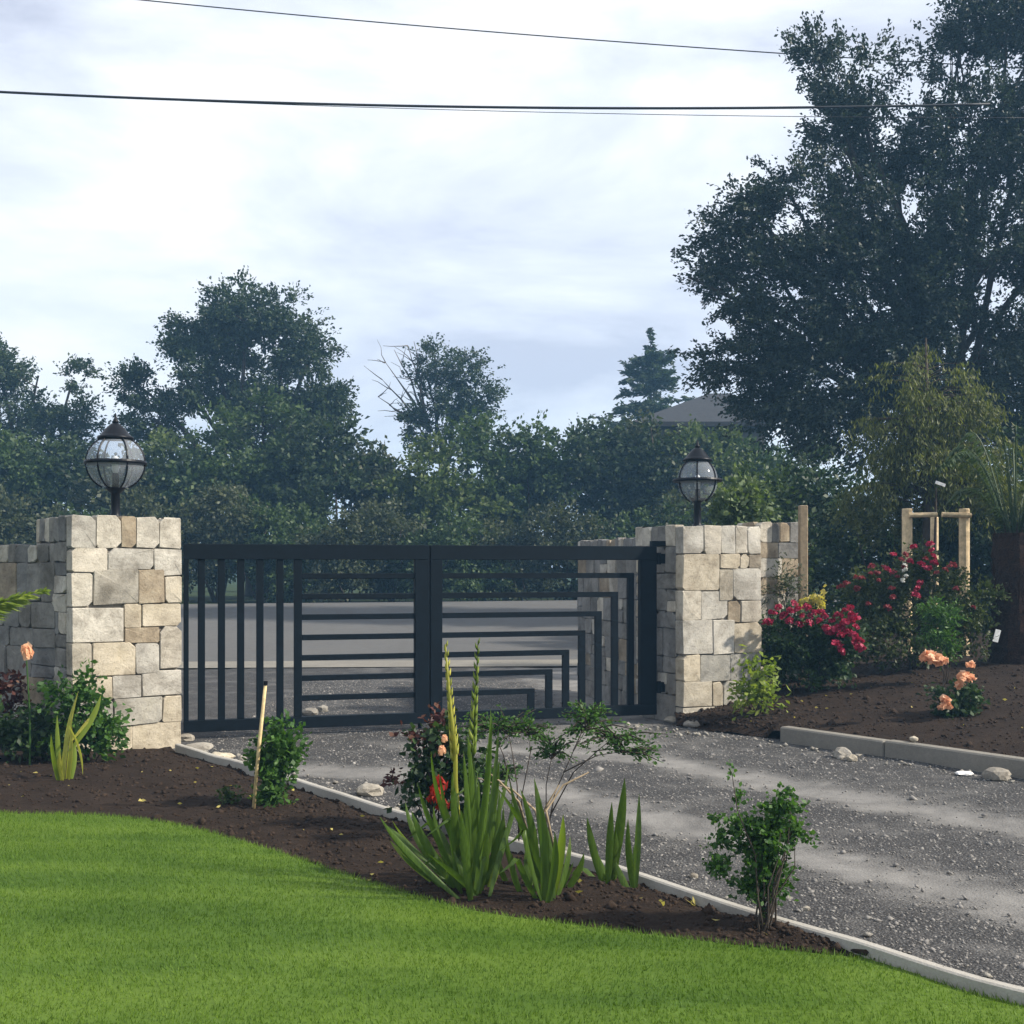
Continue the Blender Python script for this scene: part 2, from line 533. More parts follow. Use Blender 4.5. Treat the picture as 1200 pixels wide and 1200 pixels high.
M['lawn'] = lawn_material()
M['verge'] = ground_mat('rough_grass', [(0.3, (0.0150, 0.0260, 0.0060)), (0.6, (0.0300, 0.0475, 0.0110)), (0.75, (0.0500, 0.0600, 0.0200))], 0.5, 5, 40, 0.05)


def drive_material():
    m, t, b, o = new_mat('gravel_drive')
    at = t.nodes.new('ShaderNodeAttribute')
    at.attribute_name = 'dust'
    c = t.nodes.new('ShaderNodeTexCoord')
    big = tnoise(t, 2.6, 8, 0.68, c.outputs['Object'], dist=0.3)
    f = tnoise(t, 70, 5, 0.7, c.outputs['Object'])
    vo = nd(t, 'ShaderNodeTexVoronoi', Scale=75.0)
    t.links.new(c.outputs['Object'], vo.inputs['Vector'])
    stone = ramp(t, mixc(t, 0.5, vo.outputs['Color'], f), [(0.25, (0.060, 0.059, 0.058)), (0.5, (0.120, 0.118, 0.115)), (0.75, (0.205, 0.20, 0.192))])
    stone = mixc(t, ramp(t, vo.outputs['Distance'], [(0.0, (0, 0, 0)), (0.55, (1, 1, 1))]), stone, (0.035, 0.034, 0.034))
    dust = ramp(t, mixc(t, 0.4, big, f), [(0.3, (0.17, 0.163, 0.154)), (0.7, (0.265, 0.255, 0.238))])
    w = nd(t, 'ShaderNodeMath', operation='MULTIPLY_ADD')
    t.links.new(big, w.inputs[0])
    w.inputs[1].default_value = 1.4
    w.inputs[2].default_value = -0.68
    s = nd(t, 'ShaderNodeMath', operation='ADD', use_clamp=True)
    t.links.new(w.outputs[0], s.inputs[0])
    t.links.new(at.outputs['Fac'], s.inputs[1])
    col = mixc(t, s.outputs[0], stone, dust)
    t.links.new(col, b.inputs['Base Color'])
    b.inputs['Roughness'].default_value = 0.95
    b.inputs['Specular IOR Level'].default_value = 0.2
    bump(t, mixc(t, s.outputs[0], vo.outputs['Distance'], f), 0.7, 0.012, b)
    return m


M['drive'] = drive_material()
M['chips'] = ground_mat('gravel_chips', [(0.34, (0.0778, 0.0748, 0.0741)), (0.5, (0.1832, 0.1742, 0.1625)), (0.72, (0.3774, 0.3524, 0.3200))], 9, 40, 15, 0.004)
M['road'] = ground_mat('road_tarmac', [(0.3, (0.0671, 0.0664, 0.0661)), (0.7, (0.1301, 0.1280, 0.1226))], 0.25, 6, 120, 0.01)


def glass_material():
    m, t, b, o = new_mat('lantern_glass')
    b.inputs['Base Color'].default_value = (0.50, 0.54, 0.60, 1)
    b.inputs['Roughness'].default_value = 0.05
    b.inputs['Specular IOR Level'].default_value = 0.9
    f = tnoise(t, 6, 3)
    bump(t, f, 0.25, 0.03, b)
    tr = t.nodes.new('ShaderNodeBsdfTransparent')
    tr.inputs['Color'].default_value = (0.90, 0.93, 0.96, 1)
    ms = t.nodes.new('ShaderNodeMixShader')
    ms.inputs[0].default_value = 0.24
    t.links.new(tr.outputs[0], ms.inputs[1])
    t.links.new(b.outputs[0], ms.inputs[2])
    t.links.new(ms.outputs[0], o.inputs['Surface'])
    return m


M['glass'] = glass_material()


# ---------------------------------------------------------------- curves that lay out the garden
def resample(pts, n):
    pts = np.array([[p[0], p[1]] for p in pts], float)
    # Catmull-Rom, then even spacing
    q = np.vstack([2 * pts[0] - pts[1], pts, 2 * pts[-1] - pts[-2]])
    out = []
    for i in range(1, len(q) - 2):
        for t in np.linspace(0, 1, 24, endpoint=False):
            p0, p1, p2, p3 = q[i - 1], q[i], q[i + 1], q[i + 2]
            out.append(0.5 * (2 * p1 + (p2 - p0) * t + (2 * p0 - 5 * p1 + 4 * p2 - p3) * t * t + (3 * p1 - p0 - 3 * p2 + p3) * t ** 3))
    out.append(pts[-1])
    out = np.array(out)
    d = np.concatenate([[0], np.cumsum(np.linalg.norm(np.diff(out, axis=0), axis=1))])
    s = np.linspace(0, d[-1], n)
    return np.stack([np.interp(s, d, out[:, 0]), np.interp(s, d, out[:, 1])], 1)


def fbm(x, y, s, seed=0.0, oct_=4):
    return mnoise.fractal(Vector((x * s + seed, y * s - seed, seed * 0.37)), 1.0, 2.0, oct_, noise_basis='PERLIN_ORIGINAL')


STRIP_Z = 0.085
STRIP_PX = [(208, 872), (340, 910), (450, 945), (570, 975), (690, 1005), (870, 1062), (1000, 1100), (1200, 1158)]
strip_pts = [G(x, y, STRIP_Z) for x, y in STRIP_PX] + [Vector((2.55, 3.65, 0)), Vector((3.5, 2.6, 0)), Vector((5.0, 1.3, 0))]
strip_c = resample(strip_pts, 90)
LAWN_Z = 0.055
edge_px = [(0, 948), (100, 950), (200, 961), (300, 986), (400, 1018), (480, 1042), (560, 1062), (700, 1081), (900, 1105), (985, 1113), (1050, 1122)]
lawn_edge = [Vector((-9, 9.6, 0)), Vector((-5.5, 8.15, 0))] + [G(x, y, LAWN_Z) for x, y in edge_px]
i0 = int(np.argmin(np.abs(strip_c[:, 0] - lawn_edge[-1].x)))
tail = [Vector((p[0] - 0.03, p[1] - 0.02, 0)) for p in strip_c[i0 + 3::6]]
lawn_c = resample(lawn_edge + tail, 140)


def smooth(a, b, x):
    t = min(1, max(0, (x - a) / (b - a)))
    return t * t * (3 - 2 * t)


def zout(x, y):
    return 0.65 * smooth(15.5, 31, y)


def loft(name, A, B, rows, zf, mat, kind='structure', pw=1.0, smooth_=True):
    n = len(A)
    vs, fs = [], []
    for j in range(rows + 1):
        v = (j / rows) ** pw
        for i in range(n):
            x = A[i][0] * (1 - v) + B[i][0] * v
            y = A[i][1] * (1 - v) + B[i][1] * v
            vs.append((x, y, zf(x, y, i / (n - 1), v)))
    for j in range(rows):
        for i in range(n - 1):
            a = j * n + i
            fs.append((a, a + 1, a + n + 1, a + n))
    mb = MB()
    mb.add(vs, fs)
    o = mb.build(name, mat, None, smooth_)
    me = o.data
    if len(me.polygons) and sum(p.normal.z for p in list(me.polygons)[:50]) < 0:
        me.flip_normals()
    o['kind'] = kind
    return o


# ground sheet
gx = np.concatenate([np.linspace(-260, -40, 8), np.linspace(-36, 36, 37), np.linspace(40, 260, 8)])
gy = np.concatenate([np.linspace(-120, -10, 6), np.linspace(-4, 60, 33), np.linspace(70, 380, 9)])
mb = MB()
mb.add([(x, y, zout(x, y) - 0.05) for y in gy for x in gx],
       [(j * len(gx) + i, j * len(gx) + i + 1, (j + 1) * len(gx) + i + 1, (j + 1) * len(gx) + i) for j in range(len(gy) - 1) for i in range(len(gx) - 1)])
tag(mb.build('ground', M['verge'], None, True), kind='structure')

# gravel drive, with two dusty wheel tracks
track1 = resample([G(500, 874), G(640, 880), G(750, 889), G(850, 907), G(960, 929), G(1100, 953), G(1240, 975), (5.6, 5.9)], 90)
track2 = resample([G(330, 903), G(480, 908), G(620, 925), G(740, 952), G(840, 978), G(960, 1006), G(1100, 1038), G(1240, 1070), (3.8, 3.6)], 90)
track0 = resample([G(700, 870), (1.0, 14), (0.6, 18)], 30)


def dust_at(x, y):
    v = 0.0
    for tr, w in ((track1, 0.30), (track2, 0.28), (track0, 0.6)):
        d = np.sqrt(((tr - np.array([x, y])) ** 2).sum(1).min()) + 0.09 * fbm(x, y, 5.5, 4.4, 5)
        v = max(v, math.exp(-(abs(d) / w) ** 2.6))
    return v


NX, NY = 150, 190
xs = np.linspace(-4.2, 9.0, NX)
ys = np.linspace(2.2, 18.4, NY)
vs, dust = [], []
for y in ys:
    for x in xs:
        d = dust_at(x, y)
        vs.append((x, y, zout(x, y) + 0.012 * fbm(x, y, 1.5) - 0.015 * d + 0.01))
        dust.append(d)
mb = MB()
mb.add(vs, [(j * NX + i, j * NX + i + 1, (j + 1) * NX + i + 1, (j + 1) * NX + i) for j in range(NY - 1) for i in range(NX - 1)])
drive = mb.build('driveway', M['drive'], None, True)
a_ = drive.data.attributes.new('dust', 'FLOAT', 'POINT')
a_.data.foreach_set('value', np.array(dust, np.float32) * 0.7)
tag(drive, kind='structure')

# road and apron beyond the gate
road_near = [(-24, 15.6), (-9, 17.6), (0, 18.2), (10, 18.4), (22, 18.5)]
road_far = [(-30, 26.5), (-13, 29.0), (-4, 31), (5, 34), (26, 38)]
loft('road', resample(road_near, 50), resample(road_far, 50), 30, lambda x, y, u, v: zout(x, y) + 0.012, M['road'])
# pale joint line between the gravel and the tarmac: a flush concrete band
loft('concrete_band', resample([(x, y - 0.1) for x, y in road_near], 40), resample([(x, y + 0.75) for x, y in road_near], 40), 3,
     lambda x, y, u, v: zout(x, y) + 0.024, M['concrete'])
# gravel apron left of the drive outside the gate
loft('gravel_apron', resample([(-15, 11.2), (-8, 11.3), (-4.15, 11.5), (-4.15, 12.5)], 20), resample([(-24, 15.7), (-12, 17.2), (-6, 17.8), (-4.15, 18.0)], 20), 12,
     lambda x, y, u, v: zout(x, y) + 0.002, M['drive'])

# lawn
def lawn_z(x, y, u, v):
    e = min(1.0, v * 9)
    return 0.032 + 0.026 * math.sin(e * math.pi / 2) + 0.02 * fbm(x, y, 0.35) * min(1, v * 4)


near_c = np.stack([lawn_c[:, 0] * 1.0, np.full(len(lawn_c), -3.0)], 1)
loft('lawn', lawn_c, near_c, 60, lawn_z, M['lawn'])

# left planting bed
bed_up = [Vector((-9, 11.6, 0)), Vector((-5.5, 11.3, 0)), Vector((-4.0, 10.6, 0)), Vector((-3.2, 10.55, 0))] + [Vector((p[0], p[1], 0)) for p in strip_c[0:i0 + 4:4]]
bed_lo = lawn_edge[:]
A_ = resample(bed_lo + [Vector((strip_c[i0 + 3][0], strip_c[i0 + 3][1], 0))], 110)
B_ = resample(bed_up, 110)


def soil_z(x, y, u, v):
    return 0.026 + 0.035 * math.sin(min(1, v) * math.pi) + 0.018 * fbm(x, y, 2.2, 3.1) + 0.012 * fbm(x, y, 9, 1.7)


loft('flower_bed', A_, B_, 40, soil_z, M['soil'])

# right planting bed: a mound behind the kerb
K = [Vector((2.40, 10.72, 0)), Vector((3.80, 8.82, 0)), Vector((5.7, 6.3, 0)), Vector((7.5, 3.8, 0))]
Af = resample([(1.62, 11.75), (1.95, 11.3), (2.40, 10.80)], 24)
Ak = resample([(k.x + 0.05, k.y + 0.04) for k in K], 76)
A2 = np.vstack([Af, Ak])
B2 = resample([(1.75, 16.0), (3.2, 17.5), (6, 18.5), (10, 18), (14, 14), (15, 8)], 100)


def mound_d(x, y):
    # distance behind the kerb line
    k0, k1 = K[0], K[1]
    d = (k1 - k0).normalized()
    nrm = Vector((-d.y, d.x, 0))
    return (Vector((x, y, 0)) - k0).dot(nrm)


def mound_z(x, y, u=None, v=1.0):
    dd = max(0.0, mound_d(x, y))
    start = 0.03 if u is not None and u < 0.22 and v < 0.02 else 0.09
    return start + 0.62 * (1 - math.exp(-dd / 4.2)) + 0.025 * fbm(x, y, 1.6, 5.2) + 0.014 * fbm(x, y, 8, 2.7)


loft('planted_mound', A2, B2, 60, mound_z, M['soil'])

# kerb: three concrete kerb stones
kr = tag(bpy.data.objects.new('kerb', None), kind='structure')
COL.objects.link(kr)
kp = [K[0], K[0].lerp(K[1], 0.47), K[1].lerp(K[0], -0.05), K[2], K[3]]
for a, b in zip(kp[:-1], kp[1:]):
    d = (b - a)
    L = d.length
    ang = math.atan2(d.y, d.x)
    m = MB().box((0.004, -0.005, -0.05), (L - 0.004, 0.115, 0.145 + rnd.uniform(-0.008, 0.004)), bev=0.012)
    o = m.build('kerb_stone', M['concrete'], kr)
    o.location = a
    o.rotation_euler = (rnd.uniform(-0.01, 0.01), 0, ang)

# thin edging strip along the left bed
er = tag(bpy.data.objects.new('edging_strip', None), kind='structure')
COL.objects.link(er)
segs = 7
per = len(strip_c) // segs
for s in range(segs):
    pts = strip_c[s * per:(s + 1) * per + 1]
    if len(pts) < 3: continue
    vs, fs = [], []
    for i, p in enumerate(pts):
        d = pts[min(i + 1, len(pts) - 1)] - pts[max(i - 1, 0)]
        d = d / np.linalg.norm(d)
        nrm = np.array([-d[1], d[0]])
        wob = 0.006 * fbm(p[0], p[1], 1.3, 8.0)
        for sd, z in ((-0.5, -0.03), (-0.5, STRIP_Z - 0.006), (-0.32, STRIP_Z), (0.32, STRIP_Z), (0.5, STRIP_Z - 0.006), (0.5, -0.03)):
            q = p + nrm * (sd * 0.05 + wob)
            vs.append((q[0], q[1], z + wob * 1.2))
    for i in range(len(pts) - 1):
        for k in range(5):
            fs.append((i * 6 + k, i * 6 + k + 1, (i + 1) * 6 + k + 1, (i + 1) * 6 + k))
    fs.append(tuple(range(6)))
    fs.append(tuple(reversed(range((len(pts) - 1) * 6, len(pts) * 6))))
    MB().add(vs, fs).build('edging_piece', M['strip'], er)


# ---------------------------------------------------------------- masonry
STONE_ROLL = ['stone_pale'] * 9 + ['stone_cream'] * 5 + ['stone_grey_shaded'] * 4 + ['stone_tan'] * 2


def stone_mesh(x0, z0, x1, z1, t, proud, r):
    """a rough squared stone, front towards -y at y=-proud, back at y=t; 8-sided outline"""
    w, h = x1 - x0, z1 - z0
    c = min(w, h) * 0.5
    def cut():
        return min(c * 0.6, (r.uniform(0.004, 0.014) if r.random() < 0.74 else r.uniform(0.015, 0.05)))
    pts = []
    cs = [cut() for _ in range(4)]
    j = lambda: r.uniform(-0.007, 0.007)
    pts = [(x0 + cs[0], z0 + j()), (x1 - cs[1], z0 + j()), (x1 + j() * 0.6, z0 + cs[1]), (x1 + j() * 0.6, z1 - cs[2]),
           (x1 - cs[2], z1 + j()), (x0 + cs[3], z1 + j()), (x0 + j() * 0.6, z1 - cs[3]), (x0 + j() * 0.6, z0 + cs[0])]
    cx, cz = (x0 + x1) / 2, (z0 + z1) / 2
    bv = r.uniform(0.003, 0.007)
    vs, fs = [], []
    tiltx, tiltz = r.uniform(-0.009, 0.009), r.uniform(-0.009, 0.009)
    n = 8
    def inset(p, d):
        vx, vz = cx - p[0], cz - p[1]
        l = math.hypot(vx, vz) + 1e-6
        return p[0] + vx / l * d, p[1] + vz / l * d
    for p in pts: vs.append((p[0], t, p[1]))
    for p in pts: vs.append((p[0], -proud + bv + r.uniform(0, 0.004), p[1]))
    for p in pts:
        q = inset(p, bv * 1.3)
        vs.append((q[0], -proud - tiltx * (q[0] - cx) / max(w, .05) - tiltz * (q[1] - cz) / max(h, .05) + r.uniform(-0.003, 0.003), q[1]))
    vs.append((cx + r.uniform(-.2, .2) * w, -proud - r.uniform(-0.003, 0.007), cz + r.uniform(-.2, .2) * h))
    for ring in range(2):
        for k in range(n):
            fs.append((ring * n + k, ring * n + (k + 1) % n, (ring + 1) * n + (k + 1) % n, (ring + 1) * n + k))
    for k in range(n):
        fs.append((2 * n + k, 2 * n + (k + 1) % n, 3 * n))
    return vs, fs


def courses(L, H, r, cap=True, cap_h=0.215):
    """random rubble brought to courses with an upright cope"""
    out = []
    top = H - cap_h if cap else H
    z = 0.0
    while z < top - 0.02:
        h = r.uniform(0.15, 0.29)
        if top - (z + h) < 0.13: h = top - z
        x = 0.0
        while x < L - 0.01:
            w = r.uniform(0.16, 0.42)
            if L - (x + w) < 0.13: w = L - x
            if h > 0.2 and r.random() < 0.22 and w < 0.36:
                k = r.uniform(0.4, 0.6)
                out.append((x, z, x + w, z + h * k))
                out.append((x, z + h * k, x + w, z + h))
            else:
                out.append((x, z, x + w, z + h))
            x += w
        z += h
    if cap:
        x = 0.0
        while x < L - 0.01:
            w = r.uniform(0.10, 0.21)
            if L - (x + w) < 0.09: w = L - x
            out.append((x, top, x + w, H + r.uniform(-0.010, 0.006)))
            x += w
    return out


def lay(parent, rects, Mf, t=0.10, gap=0.002, seed=1, mats=None, x_in=0.0, roll=None):
    r = random.Random(seed)
    T = Mf
    for i, (x0, z0, x1, z1) in enumerate(rects):
        vs, fs = stone_mesh(x0 + gap, z0 + gap, x1 - gap, z1 - gap, t, r.uniform(0.0, 0.014), r)
        mname = mats[i] if mats and mats[i] else r.choice(roll or STONE_ROLL)
        mb = MB()
        mb.add([T @ Vector(v) for v in vs], fs)
        o = mb.build('stone', M[mname], parent)


def face_matrix(origin, ang):
    return Matrix.Translation(Vector(origin)) @ Matrix.Rotation(ang, 4, 'Z')


# hand-read stone layout of the two sunlit faces (measured on the photograph, in units of the face)
def norm_rects(lst, X0, X1, Y0, Y1, Wd, Hh):
    o = []
    for (x0, y0, x1, y1) in lst:
        o.append(((x0 - X0) / (X1 - X0) * Wd, (Y1 - y1) / (Y1 - Y0) * Hh, (x1 - X0) / (X1 - X0) * Wd, (Y1 - y0) / (Y1 - Y0) * Hh))
    return o


LP = [(247, 130, 330, 242), (330, 130, 419, 242), (419, 130, 470, 242), (470, 130, 555, 242), (555, 132, 639, 242),
      (247, 242, 370, 326), (370, 242, 535, 316), (535, 242, 639, 340),
      (247, 326, 319, 446), (319, 316, 479, 438), (479, 316, 575, 436), (575, 340, 639, 436),
      (247, 448, 428, 569), (428, 438, 492, 522), (492, 438, 639, 522), (428, 522, 557, 577), (557, 522, 639, 675),
      (247, 569, 314, 688), (314, 569, 469, 688), (469, 577, 557, 684),
      (247, 688, 387, 772), (387, 688, 491, 770), (491, 676, 639, 768),
      (247, 772, 390, 864), (390, 770, 567, 864), (567, 768, 639, 864),
      (247, 864, 457, 972), (457, 864, 639, 972)]
LPM = ['stone_pale', 'stone_pale', 'stone_tan', 'stone_pale', 'stone_pale', 'stone_pale', 'stone_pale', 'stone_pale',
       'stone_pale', 'stone_mid', 'stone_tan', 'stone_cream', 'stone_pale', 'stone_cream', 'stone_cream', 'stone_tan', 'stone_pale',
       'stone_cream', 'stone_cream', 'stone_pale', 'stone_cream', 'stone_pale', 'stone_pale', 'stone_mid', 'stone_mid', 'stone_cream', 'stone_cream', 'stone_cream']
RP = [(475, 375, 553, 487), (553, 372, 621, 487), (621, 370, 675, 487), (675, 372, 724, 487), (724, 374, 778, 487),
      (475, 487, 614, 632), (614, 487, 694, 547), (694, 487, 729, 547), (729, 487, 778, 545), (614, 547, 666, 678), (666, 545, 778, 676),
      (475, 632, 546, 750), (546, 634, 647, 750), (647, 678, 696, 762), (696, 676, 778, 766),
      (475, 750, 588, 888), (588, 752, 672, 892), (672, 766, 778, 888),
      (475, 888, 540, 994), (540, 892, 658, 1000), (658, 888, 778, 1000),
      (475, 994, 588, 1098), (588, 1000, 628, 1098), (628, 1000, 778, 1098),
      (475, 1098, 600, 1180), (600, 1098, 778, 1180)]
RPM = ['stone_pale', 'stone_pale', 'stone_pale', 'stone_pale', 'stone_pale', 'stone_cream', 'stone_cream', 'stone_cream', 'stone_tan', 'stone_cream', 'stone_pale',
       'stone_pale', 'stone_pale', 'stone_tan', 'stone_pale', 'stone_pale', 'stone_pale', 'stone_cream', 'stone_cream', 'stone_mid', 'stone_mid',
       'stone_cream', 'stone_cream', 'stone_mid', 'stone_pale', 'stone_mid']


def pillar(name, label, corner, ang, Wd, Dp, H, front, fmats, seed):
    """corner = front-left corner on the ground; local x along the sunlit face, y into the pillar"""
    root = thing(name, label, 'pillar', corner, ang)
    t = 0.13
    c = MB().box((0.03, 0.03, -0.1), (Wd - 0.03, Dp - 0.03, H - 0.03))
    c.build('mortar_core', M['mortar'], root)
    I = Matrix.Identity(4)
    lay(root, front, I, t, seed=seed, mats=fmats)
    r = random.Random(seed + 5)
    # left face (looks along -x): local x runs from back to front
    Ls = Dp - 2 * t
    lay(root, courses(Ls, H, r), Matrix.Translation((0, Dp - t, 0)) @ Matrix.Rotation(-math.pi / 2, 4, 'Z'), 0.10, seed=seed + 1, roll=['stone_grey_shaded'] * 8 + ['stone_pale'])  # mostly the darkened grey: this face's shade is put into the stone colour
    lay(root, courses(Wd, H, r), Matrix.Translation((Wd, Dp, 0)) @ Matrix.Rotation(math.pi, 4, 'Z'), t, seed=seed + 2)
    lay(root, courses(Ls, H, r), Matrix.Translation((Wd, t, 0)) @ Matrix.Rotation(math.pi / 2, 4, 'Z'), 0.10, seed=seed + 3)
    return root


PH = 2.0
angL = rad(38)
cL = Vector((-3.59, 9.74, 0.0))
pL = pillar('stone_pillar', 'square pale rubble stone pillar with weedy dark soil at its foot, bare wall on its shaded side', cL, angL, 0.935, 0.96, PH,
            norm_rects(LP, 247, 639, 130, 966, 0.935, PH), LPM, 21)
angR = rad(25)
cR = Vector((1.70, 11.9, 0.0))
pR = pillar('stone_pillar', 'square rubble stone pillar beside the crimson flowering bush', cR, angR, 0.955, 0.90, PH,
            norm_rects(RP, 475, 778, 370, 1165, 0.955, PH), RPM, 41)


def wall(name, label, a, b, H, th, seed, cap_h=0.2, roll=None):
    a, b = Vector(a), Vector(b)
    d = b - a
    L = d.length
    root = thing(name, label, 'wall', a, math.atan2(d.y, d.x))
    MB().box((0.02, 0.025, -0.1), (L - 0.02, th - 0.025, H - 0.03)).build('mortar_core', M['mortar'], root)
    r = random.Random(seed)
    lay(root, courses(L, H, r, True, cap_h), Matrix.Identity(4), 0.09, seed=seed, roll=roll)
    lay(root, courses(L, H, r, True, cap_h), Matrix.Translation((L, th, 0)) @ Matrix.Rotation(math.pi, 4, 'Z'), 0.09, seed=seed + 1, roll=roll)
    lay(root, courses(th - 0.2, H, r, True, cap_h), Matrix.Translation((0, th - 0.1, 0)) @ Matrix.Rotation(-math.pi / 2, 4, 'Z'), 0.06, seed=seed + 2, roll=roll)
    lay(root, courses(th - 0.2, H, r, True, cap_h), Matrix.Translation((L, 0.1, 0)) @ Matrix.Rotation(math.pi / 2, 4, 'Z'), 0.06, seed=seed + 3, roll=roll)
    return root


grey_shade_roll = ['stone_grey_shaded'] * 9 + ['stone_pale'] * 1 + ['stone_tan'] * 1  # walls' own grey, painted darker to stand in for their shade
# wing wall left of the left pillar (its near face in shade)
pl_side = cL + Vector((-math.sin(angL), math.cos(angL), 0)) * 0.42
wall('wing_wall', 'low grey stone wing wall running off the shaded side of a pillar', (-6.9, 12.25, 0), pl_side + Vector((0.0, 0.0, 0)), 1.77, 0.42, 61, 0.16, grey_shade_roll)
# splayed wall outside the gate behind the right pillar
wall('wing_wall', 'stone wing wall seen through the gate bars, with pale upright coping stones', (0.83, 15.0, 0), (1.37, 12.78, 0), 1.90, 0.42, 71, 0.17, grey_shade_roll)
# short wall to the right of the right pillar
wall('garden_wall', 'short stretch of stone wall ending at a timber post', P(890, 700, 13.1).to_2d().to_3d(), P(938, 700, 13.35).to_2d().to_3d(), 2.07, 0.4, 81, 0.22, ['stone_grey_shaded'] * 3 + ['stone_pale'] * 3 + ['stone_tan'] * 2)
po = thing('timber_post', 'tall square timber post at the end of the short stone wall', 'post', (P(941, 700, 13.1).x, 13.1, 0.25))
MB().box((-0.045, -0.045, -0.1), (0.045, 0.045, 2.0), bev=0.008).build('post_shaft', M['wood_old'], po)

# ---------------------------------------------------------------- gate
G0 = Vector(((215 - 600) / FP * 10.85, 10.85, 0))
G1 = Vector(((768 - 600) / FP * 12.17, 12.17, 0))
gd = (G1 - G0).normalized()
gang = math.atan2(gd.y, gd.x)
GL = (G1 - G0).length


def gt(px):
    a = (px - 600) / FP
    return (a * G0.y - G0.x) / (gd.x - a * gd.y)


def gz(px, y):
    Y = G0.y + gt(px) * gd.y
    return EYE + (HZ - y) / FP * Y


GT = 1.785      # top of the gate
GB = 0.075
RT = 0.140      # top rail depth
RB = 0.105
hz = [gz(420, y) for y in (675, 698.5, 722.5, 746, 769.5, 793, 816)]
mid = gt(503)


def bar(root, name, x0, x1, z0, z1, dy=0.03, bev=0.004, y=0.0):
    return MB().box((x0, y - dy, z0), (x1, y + dy, z1), bev=bev).build(name, M['metal'], root)


gl = thing('gate_leaf', 'dark metal gate leaf with upright bars beside a panel of horizontal bars', 'gate', G0, gang)
bar(gl, 'top_rail', 0.0, mid - 0.006, GT - RT, GT, 0.04)
bar(gl, 'bottom_rail', 0.0, mid - 0.006, GB, GB + RB, 0.04)
zi0, zi1 = GB + RB, GT - RT
bar(gl, 'stile', 0.0, 0.045, zi0, zi1, 0.038)
bar(gl, 'stile', gt(485.5), mid - 0.006, zi0, zi1, 0.038)
for x in (236, 259.5, 282, 304.5, 328):
    bar(gl, 'bar', gt(x) - 0.032, gt(x) + 0.032, zi0, zi1, 0.025)
bar(gl, 'stile', gt(349) - 0.036, gt(349) + 0.036, zi0, zi1, 0.03)
for z in hz:
    bar(gl, 'bar', gt(349) + 0.036, gt(485.5), z - 0.026, z + 0.026, 0.025)
for z in (0.35, 1.5):
    MB().tube([(-0.035, 0, z - 0.06), (-0.035, 0, z + 0.06)], 0.026, 12).build('hinge', M['metal'], gl)
    bar(gl, 'hinge_plate', -0.16, -0.02, z - 0.03, z + 0.03, 0.012, 0.002, 0.0)

gr = thing('gate_leaf', 'dark metal gate leaf with nested right angled bars', 'gate', G0 + gd * (mid + 0.006), gang)
ox = mid + 0.006
xe = GL - ox
bar(gr, 'top_rail', 0.0, xe, GT - RT, GT, 0.04)
bar(gr, 'bottom_rail', 0.0, xe, GB, GB + RB, 0.04)
bar(gr, 'stile', 0.0, gt(517.5) - ox, zi0, zi1, 0.038)
bar(gr, 'stile', gt(749) - ox, xe, zi0, zi1, 0.038)
x_in = gt(517.5) - ox
for cxp, z in zip((738.7, 720, 700.8, 681.5, 662.7, 643, 622), hz):
    xc = gt(cxp) - ox
    hw = 0.032
    # one bent bar: a horizontal arm that turns down at a mitred corner
    yb = 0.025
    vs, fs = [], []
    for y in (-yb, yb):
        vs += [(x_in, y, z - 0.026), (x_in, y, z + 0.026), (xc + hw, y, z + 0.026), (xc + hw, y, zi0), (xc - hw, y, zi0), (xc - hw, y, z - 0.026)]
    fs = [(0, 5, 2, 1), (5, 4, 3, 2), (6, 7, 8, 11), (11, 8, 9, 10)]
    for k in range(6):
        fs.append((k, (k + 1) % 6, (k + 1) % 6 + 6, k + 6))
    MB().add(vs, fs).build('angled_bar', M['metal'], gr)
for z in (0.35, 1.66):
    MB().tube([(xe + 0.035, 0, z - 0.06), (xe + 0.035, 0, z + 0.06)], 0.026, 12).build('hinge', M['metal'], gr)
    bar(gr, 'hinge_plate', xe + 0.02, xe + 0.19, z - 0.05, z + 0.05, 0.014, 0.002, 0.0)
bar(gr, 'top_bracket', xe - 0.05, xe + 0.10, GT + 0.001, GT + 0.055, 0.035)
bar(gl, 'drop_bolt', mid - 0.10, mid - 0.065, 0.02, 0.42, 0.014, 0.002, 0.055)


